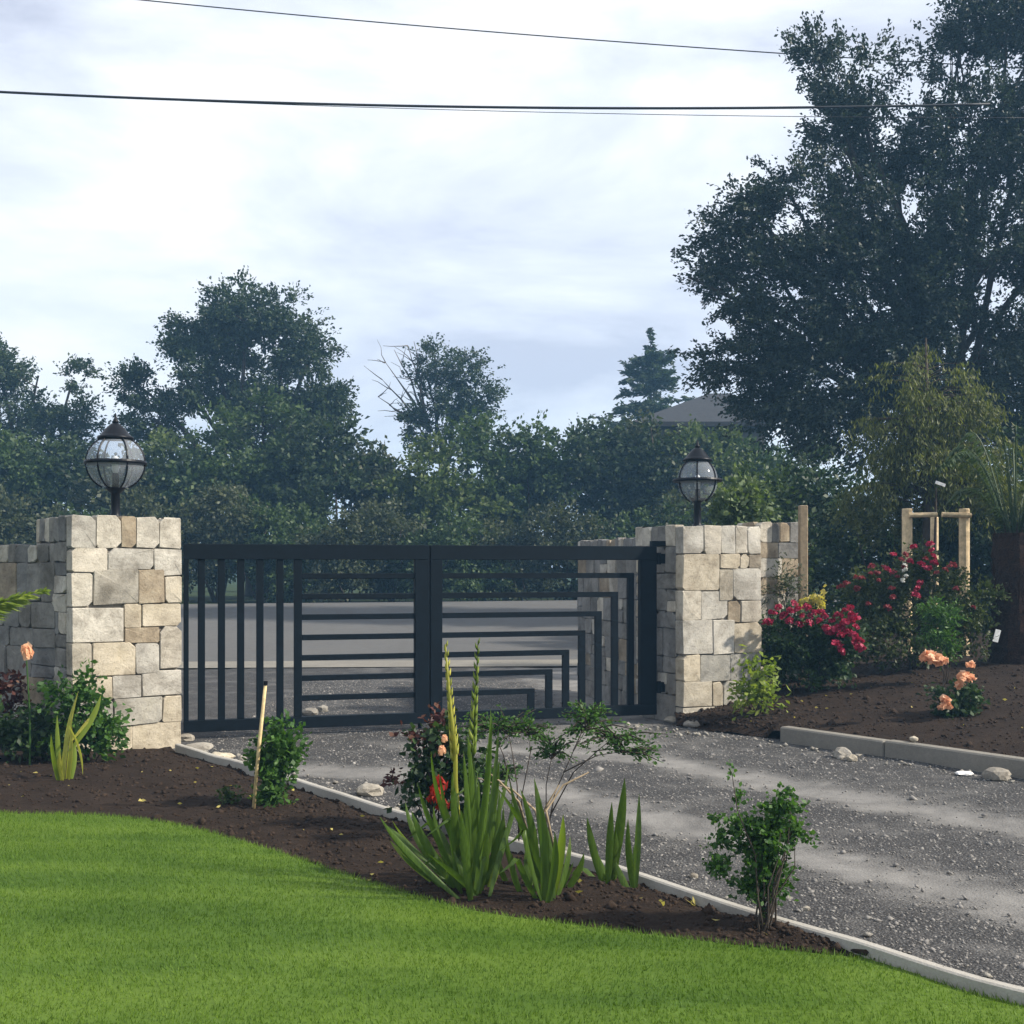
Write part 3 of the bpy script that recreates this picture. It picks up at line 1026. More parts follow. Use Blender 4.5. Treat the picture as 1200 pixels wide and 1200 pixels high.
# ---------------------------------------------------------------- lanterns
def lantern(label, loc, rg, rring, rotz, neck):
    root = thing('globe_lantern', label, 'lantern', loc, rotz)
    zc = 0.51
    MB().lathe([(0.085, 0.0), (0.085, 0.018), (0.055, 0.03), (0.045, 0.05), (0.038, 0.07), (0.038, zc - rg - 0.02), (0.052, zc - rg - 0.01), (0.085, zc - rg + 0.022), (0.09, zc - rg + 0.03)], 20).build('post', M['black'], root, True)
    MB().lathe([(rring - 0.03, zc - 0.014), (rring, zc - 0.016), (rring + 0.006, zc), (rring, zc + 0.016), (rring - 0.03, zc + 0.014)], 40).build('ring', M['black'], root)
    N = 6
    for k in range(N):
        a = 2 * math.pi * (k + 0.5) / N
        pts = []
        for i in range(13):
            la = rad(-64 + i * 128 / 12)
            pts.append((rg * math.cos(la) * math.cos(a), rg * math.cos(la) * math.sin(a), zc + rg * math.sin(la) * neck))
        MB().tube(pts, 0.0085, 6).build('rib', M['black'], root)
        a0 = 2 * math.pi * (k - 0.5) / N
        for lo, hi in ((-64, -3), (3, 62)):
            vs, fs = [], []
            for i in range(7):
                la = rad(lo + (hi - lo) * i / 6)
                for j in range(5):
                    aa = a0 + 2 * math.pi / N * j / 4
                    rr = rg * 0.985
                    vs.append((rr * math.cos(la) * math.cos(aa), rr * math.cos(la) * math.sin(aa), zc + rr * math.sin(la) * neck))
            for i in range(6):
                for j in range(4):
                    fs.append((i * 5 + j, i * 5 + j + 1, (i + 1) * 5 + j + 1, (i + 1) * 5 + j))
            MB().add(vs, fs).build('pane', M['glass'], root, True)
    ztop = zc + rg * neck * 0.86
    cap = MB().lathe([(0.15, ztop - 0.005), (0.155, ztop + 0.012), (0.135, ztop + 0.025), (0.115, ztop + 0.045), (0.085, ztop + 0.085), (0.05, ztop + 0.12), (0.03, ztop + 0.135)], 24).build('cap', M['black'], root, True)
    MB().lathe([(0.02, ztop + 0.134), (0.03, ztop + 0.15), (0.018, ztop + 0.165), (0.012, ztop + 0.18), (0.004, ztop + 0.225)], 12).build('finial', M['black'], cap, True)
    MB().lathe([(0.03, zc - rg + 0.03), (0.03, zc - 0.10), (0.022, zc - 0.09)], 12).build('bulb_holder', M['black'], root, True)
    MB().lathe([(0.02, zc - 0.09), (0.03, zc - 0.06), (0.032, zc + 0.0), (0.026, zc + 0.045), (0.01, zc + 0.06)], 14).build('bulb', M['white'], root, True)
    return root


def pillar_mid(c, a, w, d):
    return c + Vector((math.cos(a), math.sin(a), 0)) * (w / 2) + Vector((-math.sin(a), math.cos(a), 0)) * (d / 2)


lc = pillar_mid(cL, angL, 0.935, 0.96)
rc = pillar_mid(cR, angR, 0.955, 0.90)
zt = PH - 0.03
lantern('wide round black globe lantern on the pillar by the shaded wing wall', (lc.x + 0.07, lc.y - 0.02, zt), 0.246, 0.258, rad(-90 + 12), 0.98)
lantern('slimmer black globe lantern on the pillar beside the crimson bush', (rc.x, rc.y, zt), 0.215, 0.255, rad(-90 - 30 - 10), 1.12)


# ---------------------------------------------------------------- foliage builders
def lobes_points(lobes, n, shell=0.45):
    """points through ellipsoid lobes, denser towards their skins"""
    vol = np.array([l[3] * l[4] * l[5] for l in lobes])
    pick = rng.choice(len(lobes), n, p=vol ** 0.8 / (vol ** 0.8).sum())
    d = unit(rng.normal(size=(n, 3)))
    r = shell + (1 - shell) * rng.random(n) ** 0.6
    L = np.array(lobes)[pick]
    return L[:, :3] + d * r[:, None] * L[:, 3:6], d, pick


def crown_mesh(name, lobes, nclump, per, csize, lsize, mat, flat=0.7, shell=0.45, droop=0.1, aspect=0.6, spray=None, gaps=None):
    C, D, _ = lobes_points(lobes, nclump, shell)
    if gaps:                                # leave holes between the leaf masses
        keep_ = np.array([mnoise.noise(Vector((c[0] * gaps[0] + 3.3, c[1] * gaps[0] * 0.4, c[2] * gaps[0] * 1.3))) > gaps[1] for c in C])
        C, D = C[keep_], D[keep_]
        nclump = len(C)
    sc_ = csize * rng.uniform(0.5, 1.4, nclump)
    k = 9                                   # leaves on one sprig
    ns = max(1, per // k)
    o1 = unit(rng.normal(size=(nclump * ns, 3))) * (rng.random((nclump * ns, 1)) ** 0.55) * np.repeat(sc_, ns)[:, None]
    o1[:, 2] *= flat
    if spray is not None:                   # stretch every clump outwards from the heart of the crown
        ax = unit(unit(C - np.array(spray)[None]) + rng.normal(size=C.shape) * 0.5 + np.array([[0, 0, -0.12]]))
        ax = np.repeat(ax, ns, 0)
        o1 = o1 * 0.7 + ax * (rng.uniform(-0.8, 1.25, (len(o1), 1)) * np.repeat(sc_, ns)[:, None])
    pts = np.repeat(np.repeat(C, ns, 0) + o1, k, 0)
    out = unit(o1 + np.repeat(D, ns, 0) * csize * 0.5)
    out = np.repeat(out, k, 0)
    along = rng.uniform(-1.6, 1.6, (len(pts), 1)) * lsize
    pts = pts + out * along + rng.normal(size=pts.shape) * lsize * 0.42
    return np_mesh(name, leaf_quads(pts, lsize, aspect, droop, out, 0.8), 4, mat), C


def wander(a, b, n, amp):
    a, b = Vector(a), Vector(b)
    L = (b - a).length
    pts = []
    for i in range(n + 1):
        t = i / n
        p = a.lerp(b, t)
        k = math.sin(math.pi * t) * amp * L
        pts.append(p + Vector((rnd.gauss(0, k), rnd.gauss(0, k), rnd.gauss(0, k * 0.5))))
    return pts


def tree(name, label, base, lobes, h_fork, r0, nclump, per, csize, lsize, mat, group=None, bark='bark', twig=0.25, cat='tree', flat=0.7, shell=0.45, droop=0.1, aspect=0.6, spray=None, gaps=None):
    """lobes in world coordinates; the tree stands at base"""
    base = Vector(base)
    root = thing(name, label, cat, base, 0, group)
    ll = [(l[0] - base.x, l[1] - base.y, l[2] - base.z, l[3], l[4], l[5]) for l in lobes]
    me, C = crown_mesh('crown', ll, nclump, per, csize, lsize, M[mat], flat, shell, droop, aspect, None if spray is None else tuple(Vector(spray) - base), gaps)
    link('crown', me, root)
    fork = Vector((rnd.uniform(-.1, .1), rnd.uniform(-.1, .1), h_fork))
    MB().tube([(0, 0, -0.2), (0, 0, 0.1), fork * 0.5 + Vector((0.04, 0.02, 0)), fork], [r0 * 1.35, r0 * 1.1, r0, r0 * 0.85], 10).build('trunk', M[bark], root, True)
    lb = MB()
    for l in ll:
        c = Vector(l[:3])
        pts = wander(fork - Vector((0, 0, 0.1)), c, 5, 0.035)
        rr = r0 * rnd.uniform(0.35, 0.5)
        lb.tube(pts, [rr * (1 - 0.75 * i / 5) for i in range(6)], 6)
    k = int(len(C) * twig)
    for c in C[rng.permutation(len(C))[:k]]:
        c = Vector(c)
        l = min(ll, key=lambda q: (Vector(q[:3]) - c).length)
        s_ = Vector(l[:3]).lerp(fork, rnd.uniform(0.0, 0.25))
        lb.tube(wander(s_, c, 3, 0.05), [r0 * 0.10, r0 * 0.07, r0 * 0.045, r0 * 0.02], 4, False)
    lb.build('limbs', M[bark], root, True)
    return root


def lob(px, py, rp, Y, ky=1.0, kz=1.0, dy=0.0):
    """lobe given by its place in the view at depth Y; radius in photograph pixels"""
    p = P(px, py, Y)
    r = rp / FP * Y
    return (p.x, p.y + dy, p.z, r, r * ky, r * kz)


def bush(name, label, base, lobes, n, lsize, mat, group=None, cat='bush', clumps=None, stem=0.02, csize=None, aspect=0.6, droop=0.05, stems=5, shell=0.35, flat=0.8, smat='bark'):
    base = Vector(base)
    root = thing(name, label, cat, base, 0, group)
    ll = [(l[0] - base.x, l[1] - base.y, l[2] - base.z, l[3], l[4], l[5]) for l in lobes]
    nc = clumps or max(12, n // 40)
    cs = csize or 0.28 * max(l[3] for l in ll)
    me, C = crown_mesh('foliage', ll, nc, max(1, n // nc), cs, lsize, M[mat], flat, shell, droop, aspect)
    link('foliage', me, root)
    sb = MB()
    for i in range(stems):
        c = Vector(C[rnd.randrange(len(C))])
        sb.tube(wander((rnd.uniform(-.03, .03), rnd.uniform(-.03, .03), -0.04), c, 4, 0.04), [stem, stem * .8, stem * .6, stem * .45, stem * .25], 5)
    sb.build('stem', M[smat], root, True)
    return root, C


# ---------------------------------------------------------------- far trees beyond the road
zg = lambda y: zout(0, y) - 0.05
YT = 40.0
tree('broadleaf_tree', 'tall round crowned tree standing above the hedgerow', (P(300, 0, YT).x, YT, zg(YT)),
     [lob(285, 372, 46, YT), lob(232, 380, 44, YT, dy=1), lob(335, 378, 42, YT), lob(362, 420, 34, YT), lob(385, 470, 26, YT), lob(215, 440, 48, YT), lob(280, 440, 55, YT, dy=1.5), lob(160, 450, 26, YT, kz=0.9), lob(370, 480, 36, YT), lob(310, 500, 55, YT), lob(180, 490, 38, YT)],
     3.4, 0.34, 680, 126, 0.48, 0.118, 'lf_far', twig=0.08, shell=0.35, gaps=(0.6, -0.30))
YL = 42.0
tree('broadleaf_tree', 'ragged tree with gaps in its crown, standing by the tall round tree', (P(45, 0, YL).x, YL, zg(YL)),
     [lob(0, 430, 32, YL), lob(45, 440, 32, YL), lob(85, 445, 27, YL), lob(20, 485, 42, YL), lob(90, 490, 26, YL), lob(-50, 450, 45, YL), lob(60, 520, 40, YL), lob(-30, 510, 45, YL)],
     3.4, 0.3, 320, 126, 0.48, 0.118, 'lf_far', twig=0.15, shell=0.5, gaps=(0.6, -0.22))
YC = 46.0
ct = tree('broadleaf_tree', 'small open tree with bare dead branches on one side', (P(520, 0, YC).x, YC, zg(YC)),
          [lob(510, 420, 24, YC), lob(545, 435, 28, YC), lob(565, 465, 26, YC), lob(525, 470, 26, YC), lob(500, 440, 18, YC), lob(545, 500, 32, YC), lob(490, 500, 24, YC)],
          5.0, 0.22, 150, 110, 0.45, 0.118, 'lf_far', twig=0.3, shell=0.4)
# its bare side
bb = MB()
b0 = Vector((0, 0, 4.0))
for (px, py) in ((443, 465), (452, 425), (462, 410), (470, 450), (448, 445), (478, 405), (485, 400), (456, 475)):
    e_ = P(px, py, YC + rnd.uniform(-1, 1)) - ct.location
    s_ = P(505, 505, YC) - ct.location
    pts = wander(s_, e_, 5, 0.03)
    bb.tube(pts, [0.07, 0.06, 0.045, 0.035, 0.022, 0.01], 5)
    for k in range(5):
        q = pts[rnd.randrange(2, 6)]
        bb.tube(wander(q, q + Vector((rnd.uniform(-1.0, .5), rnd.uniform(-.5, .5), rnd.uniform(-.1, .9))), 3, 0.06), [0.02, 0.016, 0.011, 0.006], 4)
bb.build('bare_branches', M['bark_pale'], ct, True)


def conifer(name, label, base, H, rbase, mat, tiers=15, lsize=0.3, per=9):
    root = thing(name, label, 'tree', base)
    MB().tube([(0, 0, -0.2), (0, 0, H * 0.5), (0.03, 0, H)], [0.2, 0.12, 0.015], 8).build('trunk', M['bark'], root, True)
    pts, outs = [], []
    br = MB()
    for i in range(tiers):
        t = i / (tiers - 1)
        z = H * (0.42 + 0.57 * t)
        R_ = rbase * (1 - t) ** 0.75 + 0.12
        nb = per if t < 0.8 else 5
        for k in range(nb):
            a = 2 * math.pi * (k + rnd.random() * 0.7) / nb
            r_ = R_ * rnd.uniform(0.4, 1.2)
            tip = Vector((math.cos(a) * r_, math.sin(a) * r_, z + r_ * rnd.uniform(-0.12, 0.25)))
            z += rnd.uniform(-.3, .3)
            s_ = Vector((0, 0, z))
            br.tube([s_, s_.lerp(tip, 0.5) - Vector((0, 0, 0.06 * r_)), tip], [0.03, 0.02, 0.006], 4, False)
            m_ = max(14, int(170 * r_ / rbase))
            for j in range(m_):
                u = rnd.uniform(0.15, 1.0)
                p = s_.lerp(tip, u)
                w = 0.28 * r_ * (1.1 - u) + 0.05
                pts.append((p.x + rnd.gauss(0, w * .6), p.y + rnd.gauss(0, w * .6), p.z + rnd.gauss(0, 0.07) - 0.03 * r_))
                outs.append((math.cos(a), math.sin(a), 0.1))
    tag(br.build('branches', M['bark'], root, True), kind='stuff')
    me = np_mesh('needles', leaf_quads(np.array(pts), lsize, 0.35, 0.15, np.array(outs), 0.7), 4, M[mat])
    link('crown', me, root)
    return root


YS = 54.0
conifer('conifer_tree', 'pointed spruce rising beside the dark slate roof', (P(762, 0, YS).x, YS, zg(YS)), P(0, 390, YS).z - zg(YS), 3.0, 'lf_far', 17, 0.27, 12)

# house behind the trees: dark hipped roof
hx0, hx1 = P(737, 0, 42).x, P(905, 0, 42).x
ho = thing('house', 'house with a dark hipped slate roof behind the trees', 'house', ((hx0 + hx1) / 2, 45.0, 0.6))
hw, hd = (hx1 - hx0) / 2, 3.6
ez = P(0, 494, 41.4).z - 0.6
rz = P(0, 461, 45).z - 0.6
MB().box((-hw + 0.3, -hd + 0.4, -0.1), (hw - 0.3, hd - 0.4, ez - 0.002)).build('wall', M['render'], ho)
MB().add([(-hw, -hd, ez), (hw, -hd, ez), (hw, hd, ez), (-hw, hd, ez), (-hw + 3.3, 0, rz), (hw - 0.9, 0, rz),
          (-hw, -hd, ez - 0.16), (hw, -hd, ez - 0.16), (hw, hd, ez - 0.16), (-hw, hd, ez - 0.16)],
         [(0, 1, 5, 4), (1, 2, 5), (2, 3, 4, 5), (3, 0, 4), (6, 7, 1, 0), (7, 8, 2, 1), (8, 9, 3, 2), (9, 6, 0, 3), (9, 8, 7, 6)]).build('roof', M['slate'], ho)

def near_what(px):
    for lim, txt in ((70, 'below the ragged gappy tree'), (175, 'behind the wide globe lantern'), (400, 'below the tall round tree'), (470, 'in the dip beside the tall round tree'),
                     (600, 'below the tree with bare branches'), (720, 'between the bare branched tree and the spruce'), (800, 'below the spruce'), (860, 'below the slate roof')):
        if px < lim: return txt
    return 'below the huge dark tree'


# hedgerow: a tall back row following the skyline, then a lower front row
sky_x = [-60, 0, 60, 130, 180, 250, 330, 400, 440, 480, 520, 560, 600, 650, 700, 730, 760, 830, 900, 980]
sky_y = [505, 508, 502, 525, 495, 475, 452, 480, 518, 520, 498, 486, 488, 472, 480, 476, 492, 500, 505, 510]
for k, px in enumerate(list(range(-50, 960, 62)) + [745, 790, 835, 872]):
    Y = 36.0 + rnd.uniform(-0.6, 1.2) + max(0, (px - 300)) * 0.004
    ty = float(np.interp(px, sky_x, sky_y)) + rnd.uniform(0, 10)
    zt_ = P(0, ty, Y).z
    g0 = zg(Y)
    H = zt_ - g0
    x = P(px, 0, Y).x
    lobes = []
    for q in range(9):
        f = rnd.uniform(0.18, 0.80)
        lobes.append((x + rnd.uniform(-1.0, 1.0), Y + rnd.uniform(-0.8, 0.8), g0 + H * f, rnd.uniform(0.8, 1.15), 1.0, min(rnd.uniform(0.7, 1.1), H * (1 - f))))
    lobes.append((x, Y, zt_ - 0.75, 0.95, 0.9, 0.75))
    bush('hedgerow_tree', 'tall leafy hedgerow tree ' + near_what(px), (x, Y, g0), lobes, 11600, 0.165, ('lf_hedge', 'lf_far', 'lf_hedge3', 'lf_hedge', 'lf_hedge2')[(k * 3) % 5], 'hedgerow trees across the road', 'tree', 130, 0.06, 0.46, 0.62, 0.1, 6, 0.3)
for k, px in enumerate(range(-60, 950, 52)):
    Y = 31.5 + (px / 700.0) * 2.6 + rnd.uniform(-0.4, 0.5)
    ty = 572 + rnd.uniform(-28, 22)
    zt_ = P(0, ty, Y).z
    g0 = zg(Y)
    H = zt_ - g0
    x = P(px, 0, Y).x
    lobes = []
    for q in range(6):
        f = rnd.uniform(0.15, 0.72)
        lobes.append((x + rnd.uniform(-0.8, 0.8), Y + rnd.uniform(-0.6, 0.6), g0 + H * f, rnd.uniform(0.65, 0.95), 0.8, min(rnd.uniform(0.6, 0.9), H * (1 - f))))
    if k % 4 in (1, 2):
        bush('bramble_bush', 'dull brownish green bramble bush in the hedgerow ' + near_what(px), (x, Y, g0), lobes, 7600, 0.12, 'lf_hedge2', 'bramble bushes across the road', 'bush', 120, 0.035, 0.34, 0.6, 0.1, 5, 0.3)
    else:
        bush('hedge_bush', 'dark green low bush in the hedgerow ' + near_what(px), (x, Y, g0), lobes, 7600, 0.124, 'lf_hedge', 'bushes at the foot of the hedgerow', 'bush', 120, 0.035, 0.34, 0.6, 0.1, 5, 0.3)

# ---------------------------------------------------------------- big dark tree at the right
YB = 24.0
big_l = [lob(1125, 55, 60, YB), lob(1180, 40, 75, YB), lob(1000, 95, 58, YB), lob(960, 70, 34, YB), lob(985, 165, 62, YB), lob(1065, 165, 62, YB, dy=0.8),
         lob(1150, 170, 80, YB), lob(1050, 250, 90, YB), lob(955, 262, 74, YB), lob(885, 250, 46, YB), lob(850, 275, 40, YB), lob(806, 324, 34, YB, kz=0.4), lob(840, 318, 36, YB, kz=0.6),
         lob(870, 330, 52, YB), lob(930, 350, 80, YB), lob(1030, 360, 100, YB), lob(1150, 300, 105, YB), lob(890, 405, 66, YB), lob(848, 430, 38, YB), lob(970, 440, 85, YB),
         lob(1090, 440, 100, YB), lob(1200, 420, 105, YB), lob(1270, 150, 120, YB), lob(1290, 320, 120, YB), lob(900, 470, 46, YB), lob(960, 500, 52, YB), lob(1050, 510, 66, YB), lob(1150, 520, 76, YB), lob(1240, 520, 76, YB), lob(1230, 20, 85, YB), lob(925, 205, 30, YB, dy=0.5)]
tree('broadleaf_tree', 'huge dark tree towering over the garden and cutting across the cables', (P(1120, 0, YB).x, YB + 0.5, zg(YB)), big_l, 4.2, 0.24, 2700, 144, 0.40, 0.084, 'lf_big', twig=0.1, shell=0.25, flat=0.6, aspect=0.55, gaps=(0.85, -0.24), spray=P(1120, 380, YB))

# hedge behind the mound
for i, (px, ty, Y, rp, mat, nm, lab) in enumerate((
        (900, 545, 20.5, 60, 'lf_hedge', 'garden_shrub', 'leafy green shrub rising behind the short stone wall'),
        (960, 520, 21.0, 62, 'lf_dark', 'evergreen_shrub', 'dark evergreen shrub behind the timber post'),
        (1025, 560, 18.6, 55, 'lf_dark', 'evergreen_shrub', 'dark evergreen shrub to one side behind the tree stakes'),
        (1085, 590, 18.8, 52, 'lf_dark', 'evergreen_shrub', 'dark evergreen shrub straight behind the tree stakes'),
        (1160, 560, 18.6, 60, 'lf_dark', 'evergreen_shrub', 'dark evergreen shrub behind the tree fern'),
        (1120, 500, 20.6, 62, 'lf_dark', 'evergreen_shrub', 'tall dark evergreen shrub behind the drooping conifer'),
        (1215, 500, 20.2, 66, 'lf_dark', 'evergreen_shrub', 'tall dark evergreen shrub rising above the fern fronds'),
        (1250, 540, 18.0, 70, 'lf_dark', 'evergreen_shrub', 'dark evergreen shrub beyond the tree fern'))):
    p = P(px, ty, Y)
    g0 = 0.5
    H = p.z - g0
    rr = rp / FP * Y
    lobes = [(p.x + rnd.uniform(-.5, .5) * rr, Y + rnd.uniform(-.3, .3), g0 + H * f, rr * 0.8, 0.6, min(rr * 0.7, H * (1 - f) + 0.05)) for f in (0.1, 0.25, 0.4, 0.55, 0.7, 0.8, 0.3, 0.5, 0.65)]
    bush(nm, lab, (p.x, Y, g0), lobes, 8200, 0.095, mat, None, 'shrub', 190, 0.03, 0.25, 0.6, 0.1, 6, 0.3)
p = P(868, 585, 16.5)
bush('pale_shrub', 'pale green shrub showing over the top of the stone pillar', (p.x, 16.5, 0.3),
     [lob(850, 600, 26, 16.5), lob(880, 595, 24, 16.5), lob(868, 578, 20, 16.5), lob(865, 640, 30, 16.5), lob(890, 640, 24, 16.5)], 5200, 0.085, 'lf_pale', None, 'shrub', 120, 0.02, 0.13)


# drooping yellow green conifer
def weeping(name, label, base, lobes, n, mat, lsize):
    base = Vector(base)
    root = thing(name, label, 'tree', base)
    top = max(l[2] + l[5] for l in lobes) - base.z
    MB().tube([(0, 0, -0.2), (0.05, 0, top * 0.5), (0.0, 0, top)], [0.13, 0.08, 0.012], 8).build('trunk', M['bark'], root, True)
    C, D, pk = lobes_points(lobes, n, 0.35)
    C = C - np.array(base)
    kp_ = np.array([mnoise.noise(Vector((c[0] * 1.5, c[1] * 1.5, c[2] * 1.9))) > -0.28 for c in C])
    C, D = C[kp_], D[kp_]
    br = MB()
    pts, out = [], []
    for c, d in zip(C, D):
        c = Vector(c)
        s_ = Vector((0, 0, min(top - 0.15, max(0.4, c.z - 0.1))))
        br.tube([s_, s_.lerp(c, 0.55) + Vector((0, 0, 0.05)), c], [0.014, 0.009, 0.003], 3, False)
        L = rnd.uniform(0.15, 0.6)
        o_ = Vector((d[0], d[1], 0))
        for j in range(62):
            u = rnd.random()
            q = c + o_ * (0.32 * u) + Vector((rnd.gauss(0, 0.05 + .05 * u), rnd.gauss(0, 0.05 + .05 * u), -L * u * u))
            pts.append(tuple(q))
            out.append((d[0] * 0.3, d[1] * 0.3, -0.9))
    tag(br.build('branches', M['bark'], root, True), kind='stuff')
    link('crown', np_mesh('sprays', leaf_quads(np.array(pts), lsize, 0.24, 0.2, np.array(out), 0.7), 4, M[mat]), root)
    return root


YW = 17.0
weeping('weeping_conifer', 'yellow green drooping conifer in front of the dark tree', (P(1085, 0, YW).x, YW, 0.5),
        [lob(1088, 408, 12, YW), lob(1058, 440, 22, YW), lob(1110, 430, 18, YW), lob(1135, 470, 26, YW), lob(1085, 470, 24, YW), lob(1035, 490, 24, YW), lob(1150, 520, 30, YW), lob(1075, 530, 34, YW), lob(1120, 555, 34, YW), lob(1030, 560, 30, YW), lob(1160, 580, 30, YW)],
        400, 'lf_cedar', 0.08)
p = P(1040, 600, 17.6)
bush('golden_shrub', 'spreading yellow green shrub above the tree stakes', (P(1060, 0, 17.4).x, 17.4, 0.5),
     [lob(1000, 600, 24, 17.4), lob(1045, 592, 26, 17.4), lob(1100, 588, 28, 17.4), lob(1150, 575, 32, 17.4), lob(1070, 610, 26, 17.4), lob(1030, 620, 22, 17.4)], 6000, 0.075, 'lf_cedar', None, 'shrub', 170, 0.02, 0.16, 0.45, 0.15)


# ---------------------------------------------------------------- overhead cables
def cable(label, pts, r, group=None):
    pts = [Vector(p) for p in pts]
    c = []
    for i in range(49):
        t = i / 48
        a, b, cc = pts
        # parabola through the three points
        q = a * ((1 - t) * (1 - 2 * t)) + b * (4 * t * (1 - t)) + cc * (t * (2 * t - 1))
        c.append(q)
    o = MB().tube(c, r, 6).build('overhead_cable', M['cable'], None, True)
    tag(o, label, 'cable', group)


YK = 21.0
cable('thick black overhead cable spanning the sky above the gate', (P(-160, 99, YK), P(500, 124.5, YK), P(1160, 122, YK)), 0.022)
cable('faint thin cable hanging just under the thick black one', (P(-160, 100, YK + 0.6), P(520, 128.5, YK + 0.6), P(1200, 138, YK + 0.6)), 0.006)
cable('thin slanting overhead cable, the highest of the three', (P(-40, -22, YK + 4), P(560, 36, YK + 4), P(1200, 80, YK + 4)), 0.012)


# ---------------------------------------------------------------- bed plants
def bloom_mesh(name, mat, r, n=52):
    """a full flower head of overlapping petals"""
    V = []
    d = unit(rng.normal(size=(n, 3)))
    d[:, 2] = np.abs(d[:, 2]) * 0.9 - 0.15
    C = d * r * rng.uniform(0.45, 0.95, (n, 1))
    return np_mesh(name, leaf_quads(C, r * (0.62 if n > 40 else 0.9), 0.95, 0, np.cross(d, rng.normal(size=(n, 3))), 0.3), 4, M[mat])


def add_blooms(root, spots, mesh_list, smin=0.7, smax=1.25):
    for p in spots:
        me = rnd.choice(mesh_list)
        o = link('bloom', me, root)
        o.location = Vector(p)
        s_ = rnd.uniform(smin, smax)
        o.scale = (s_, s_, s_)
        o.rotation_euler = (rnd.uniform(-.6, .6), rnd.uniform(-.6, .6), rnd.uniform(0, 6))


cr_m = [bloom_mesh('crimson_bloom', 'crimson', 0.055) for _ in range(4)]
rr_m = [bloom_mesh('red_bloom', 'rosered', 0.05) for _ in range(4)]
pe_m = [bloom_mesh('peach_bloom', 'peach', 0.06, 34) for _ in range(3)]

# crimson bush next to the pillar
YR = 12.4
rb, C = bush('flowering_bush', 'low dark bush covered in bright crimson flowers next to the pillar', (P(945, 0, YR).x, YR, mound_z(P(945, 0, YR).x, YR) - 0.02),
             [lob(925, 755, 34, YR), lob(965, 760, 34, YR), lob(945, 730, 24, YR), lob(985, 745, 26, YR), lob(910, 735, 18, YR), lob(915, 775, 26, YR), lob(950, 780, 30, YR), lob(985, 770, 26, YR)], 9500, 0.05, 'lf_rose', None, 'bush', 260, 0.012, 0.09)
sp = [(905, 718), (900, 730), (912, 712), (926, 716), (935, 714), (940, 722), (930, 707), (945, 712), (950, 722), (955, 718), (937, 732), (925, 728), (918, 722), (948, 730), (960, 728), (966, 722),
      (975, 728), (982, 722), (990, 716), (996, 712), (1000, 722), (1003, 735), (993, 740), (985, 745), (978, 738), (980, 755), (984, 762), (1004, 752), (1008, 760), (1000, 745), (968, 736), (990, 730), (985, 735), (997, 728), (962, 718), (972, 742)]
add_blooms(rb, [P(x, y, YR - 0.33 + rnd.uniform(-.06, .10)) - rb.location for x, y in sp], cr_m, 0.7, 1.2)
o = link('yellow_foliage', crown_mesh('yellow_sprig', [tuple(P(955, 705, YR) - rb.location) + (0.13, 0.08, 0.09)], 14, 18, 0.05, 0.05, M['lf_yellow'])[0], rb)
o['kind'] = 'stuff'

# taller rose bush below the stakes
YQ = 13.4
rq, C = bush('rose_bush', 'tall sprawling rose bush with faded red flowers below the tree stakes', (P(1070, 0, YQ).x, YQ, mound_z(P(1070, 0, YQ).x, YQ) - 0.02),
             [lob(1010, 695, 28, YQ), lob(1050, 680, 34, YQ), lob(1090, 690, 36, YQ), lob(1120, 700, 32, YQ), lob(1060, 715, 36, YQ), lob(1020, 725, 26, YQ), lob(1110, 725, 34, YQ), lob(1080, 660, 22, YQ), lob(1000, 745, 30, YQ, dy=-.2), lob(1040, 750, 34, YQ, dy=-.2), lob(1140, 740, 30, YQ), lob(1150, 700, 24, YQ), lob(1085, 755, 30, YQ, dy=-.1)], 16000, 0.045, 'lf_rose2', None, 'bush', 420, 0.012, 0.09, stems=9)
sp = [(1047, 650), (1071, 641), (1092, 645), (1094, 652), (1090, 638), (1095, 660), (1066, 658), (1080, 662), (1088, 666), (1040, 668), (1047, 672), (1060, 664), (1036, 665), (1052, 676), (1020, 672), (1010, 678), (985, 688), (992, 684), (1003, 676),
      (1075, 690), (1073, 698), (1078, 684), (1113, 664), (1108, 668), (1117, 662), (1045, 690), (1046, 700), (1018, 708), (1040, 712), (1141, 712), (1120, 690), (1004, 690), (1030, 680), (1098, 672), (1061, 650), (1056, 656), (1022, 664), (1028, 672), (1085, 655)]
add_blooms(rq, [P(x, y, YQ - 0.38 + rnd.uniform(-.08, .1)) - rq.location for x, y in sp[:10] + sp[19:22]], cr_m, 0.7, 1.05)
add_blooms(rq, [P(x, y, YQ - 0.36 + rnd.uniform(-.08, .1)) - rq.location for x, y in sp[10:19] + sp[22:]], rr_m, 0.6, 1.0)
pw_m = [bloom_mesh('white_bloom', 'paleflower', 0.03)]
add_blooms(rq, [P(x, y, YQ - 0.42) - rq.location for x, y in ((1061, 668), (1062, 675), (1058, 680), (1060, 662))], pw_m)

# feathery young conifer in front of the rose
bush('young_conifer', 'feathery light green young conifer in front of the rose bush', (P(1108, 0, 12.3).x, 12.3, mound_z(P(1108, 0, 12.3).x, 12.3) - 0.02),
     [lob(1105, 745, 18, 12.3), lob(1112, 720, 14, 12.3), lob(1085, 740, 14, 12.3), lob(1108, 765, 12, 12.3), lob(1095, 720, 14, 12.3)], 2600, 0.045, 'lf_shrub', None, 'shrub', 90, 0.009, 0.06, 0.35)

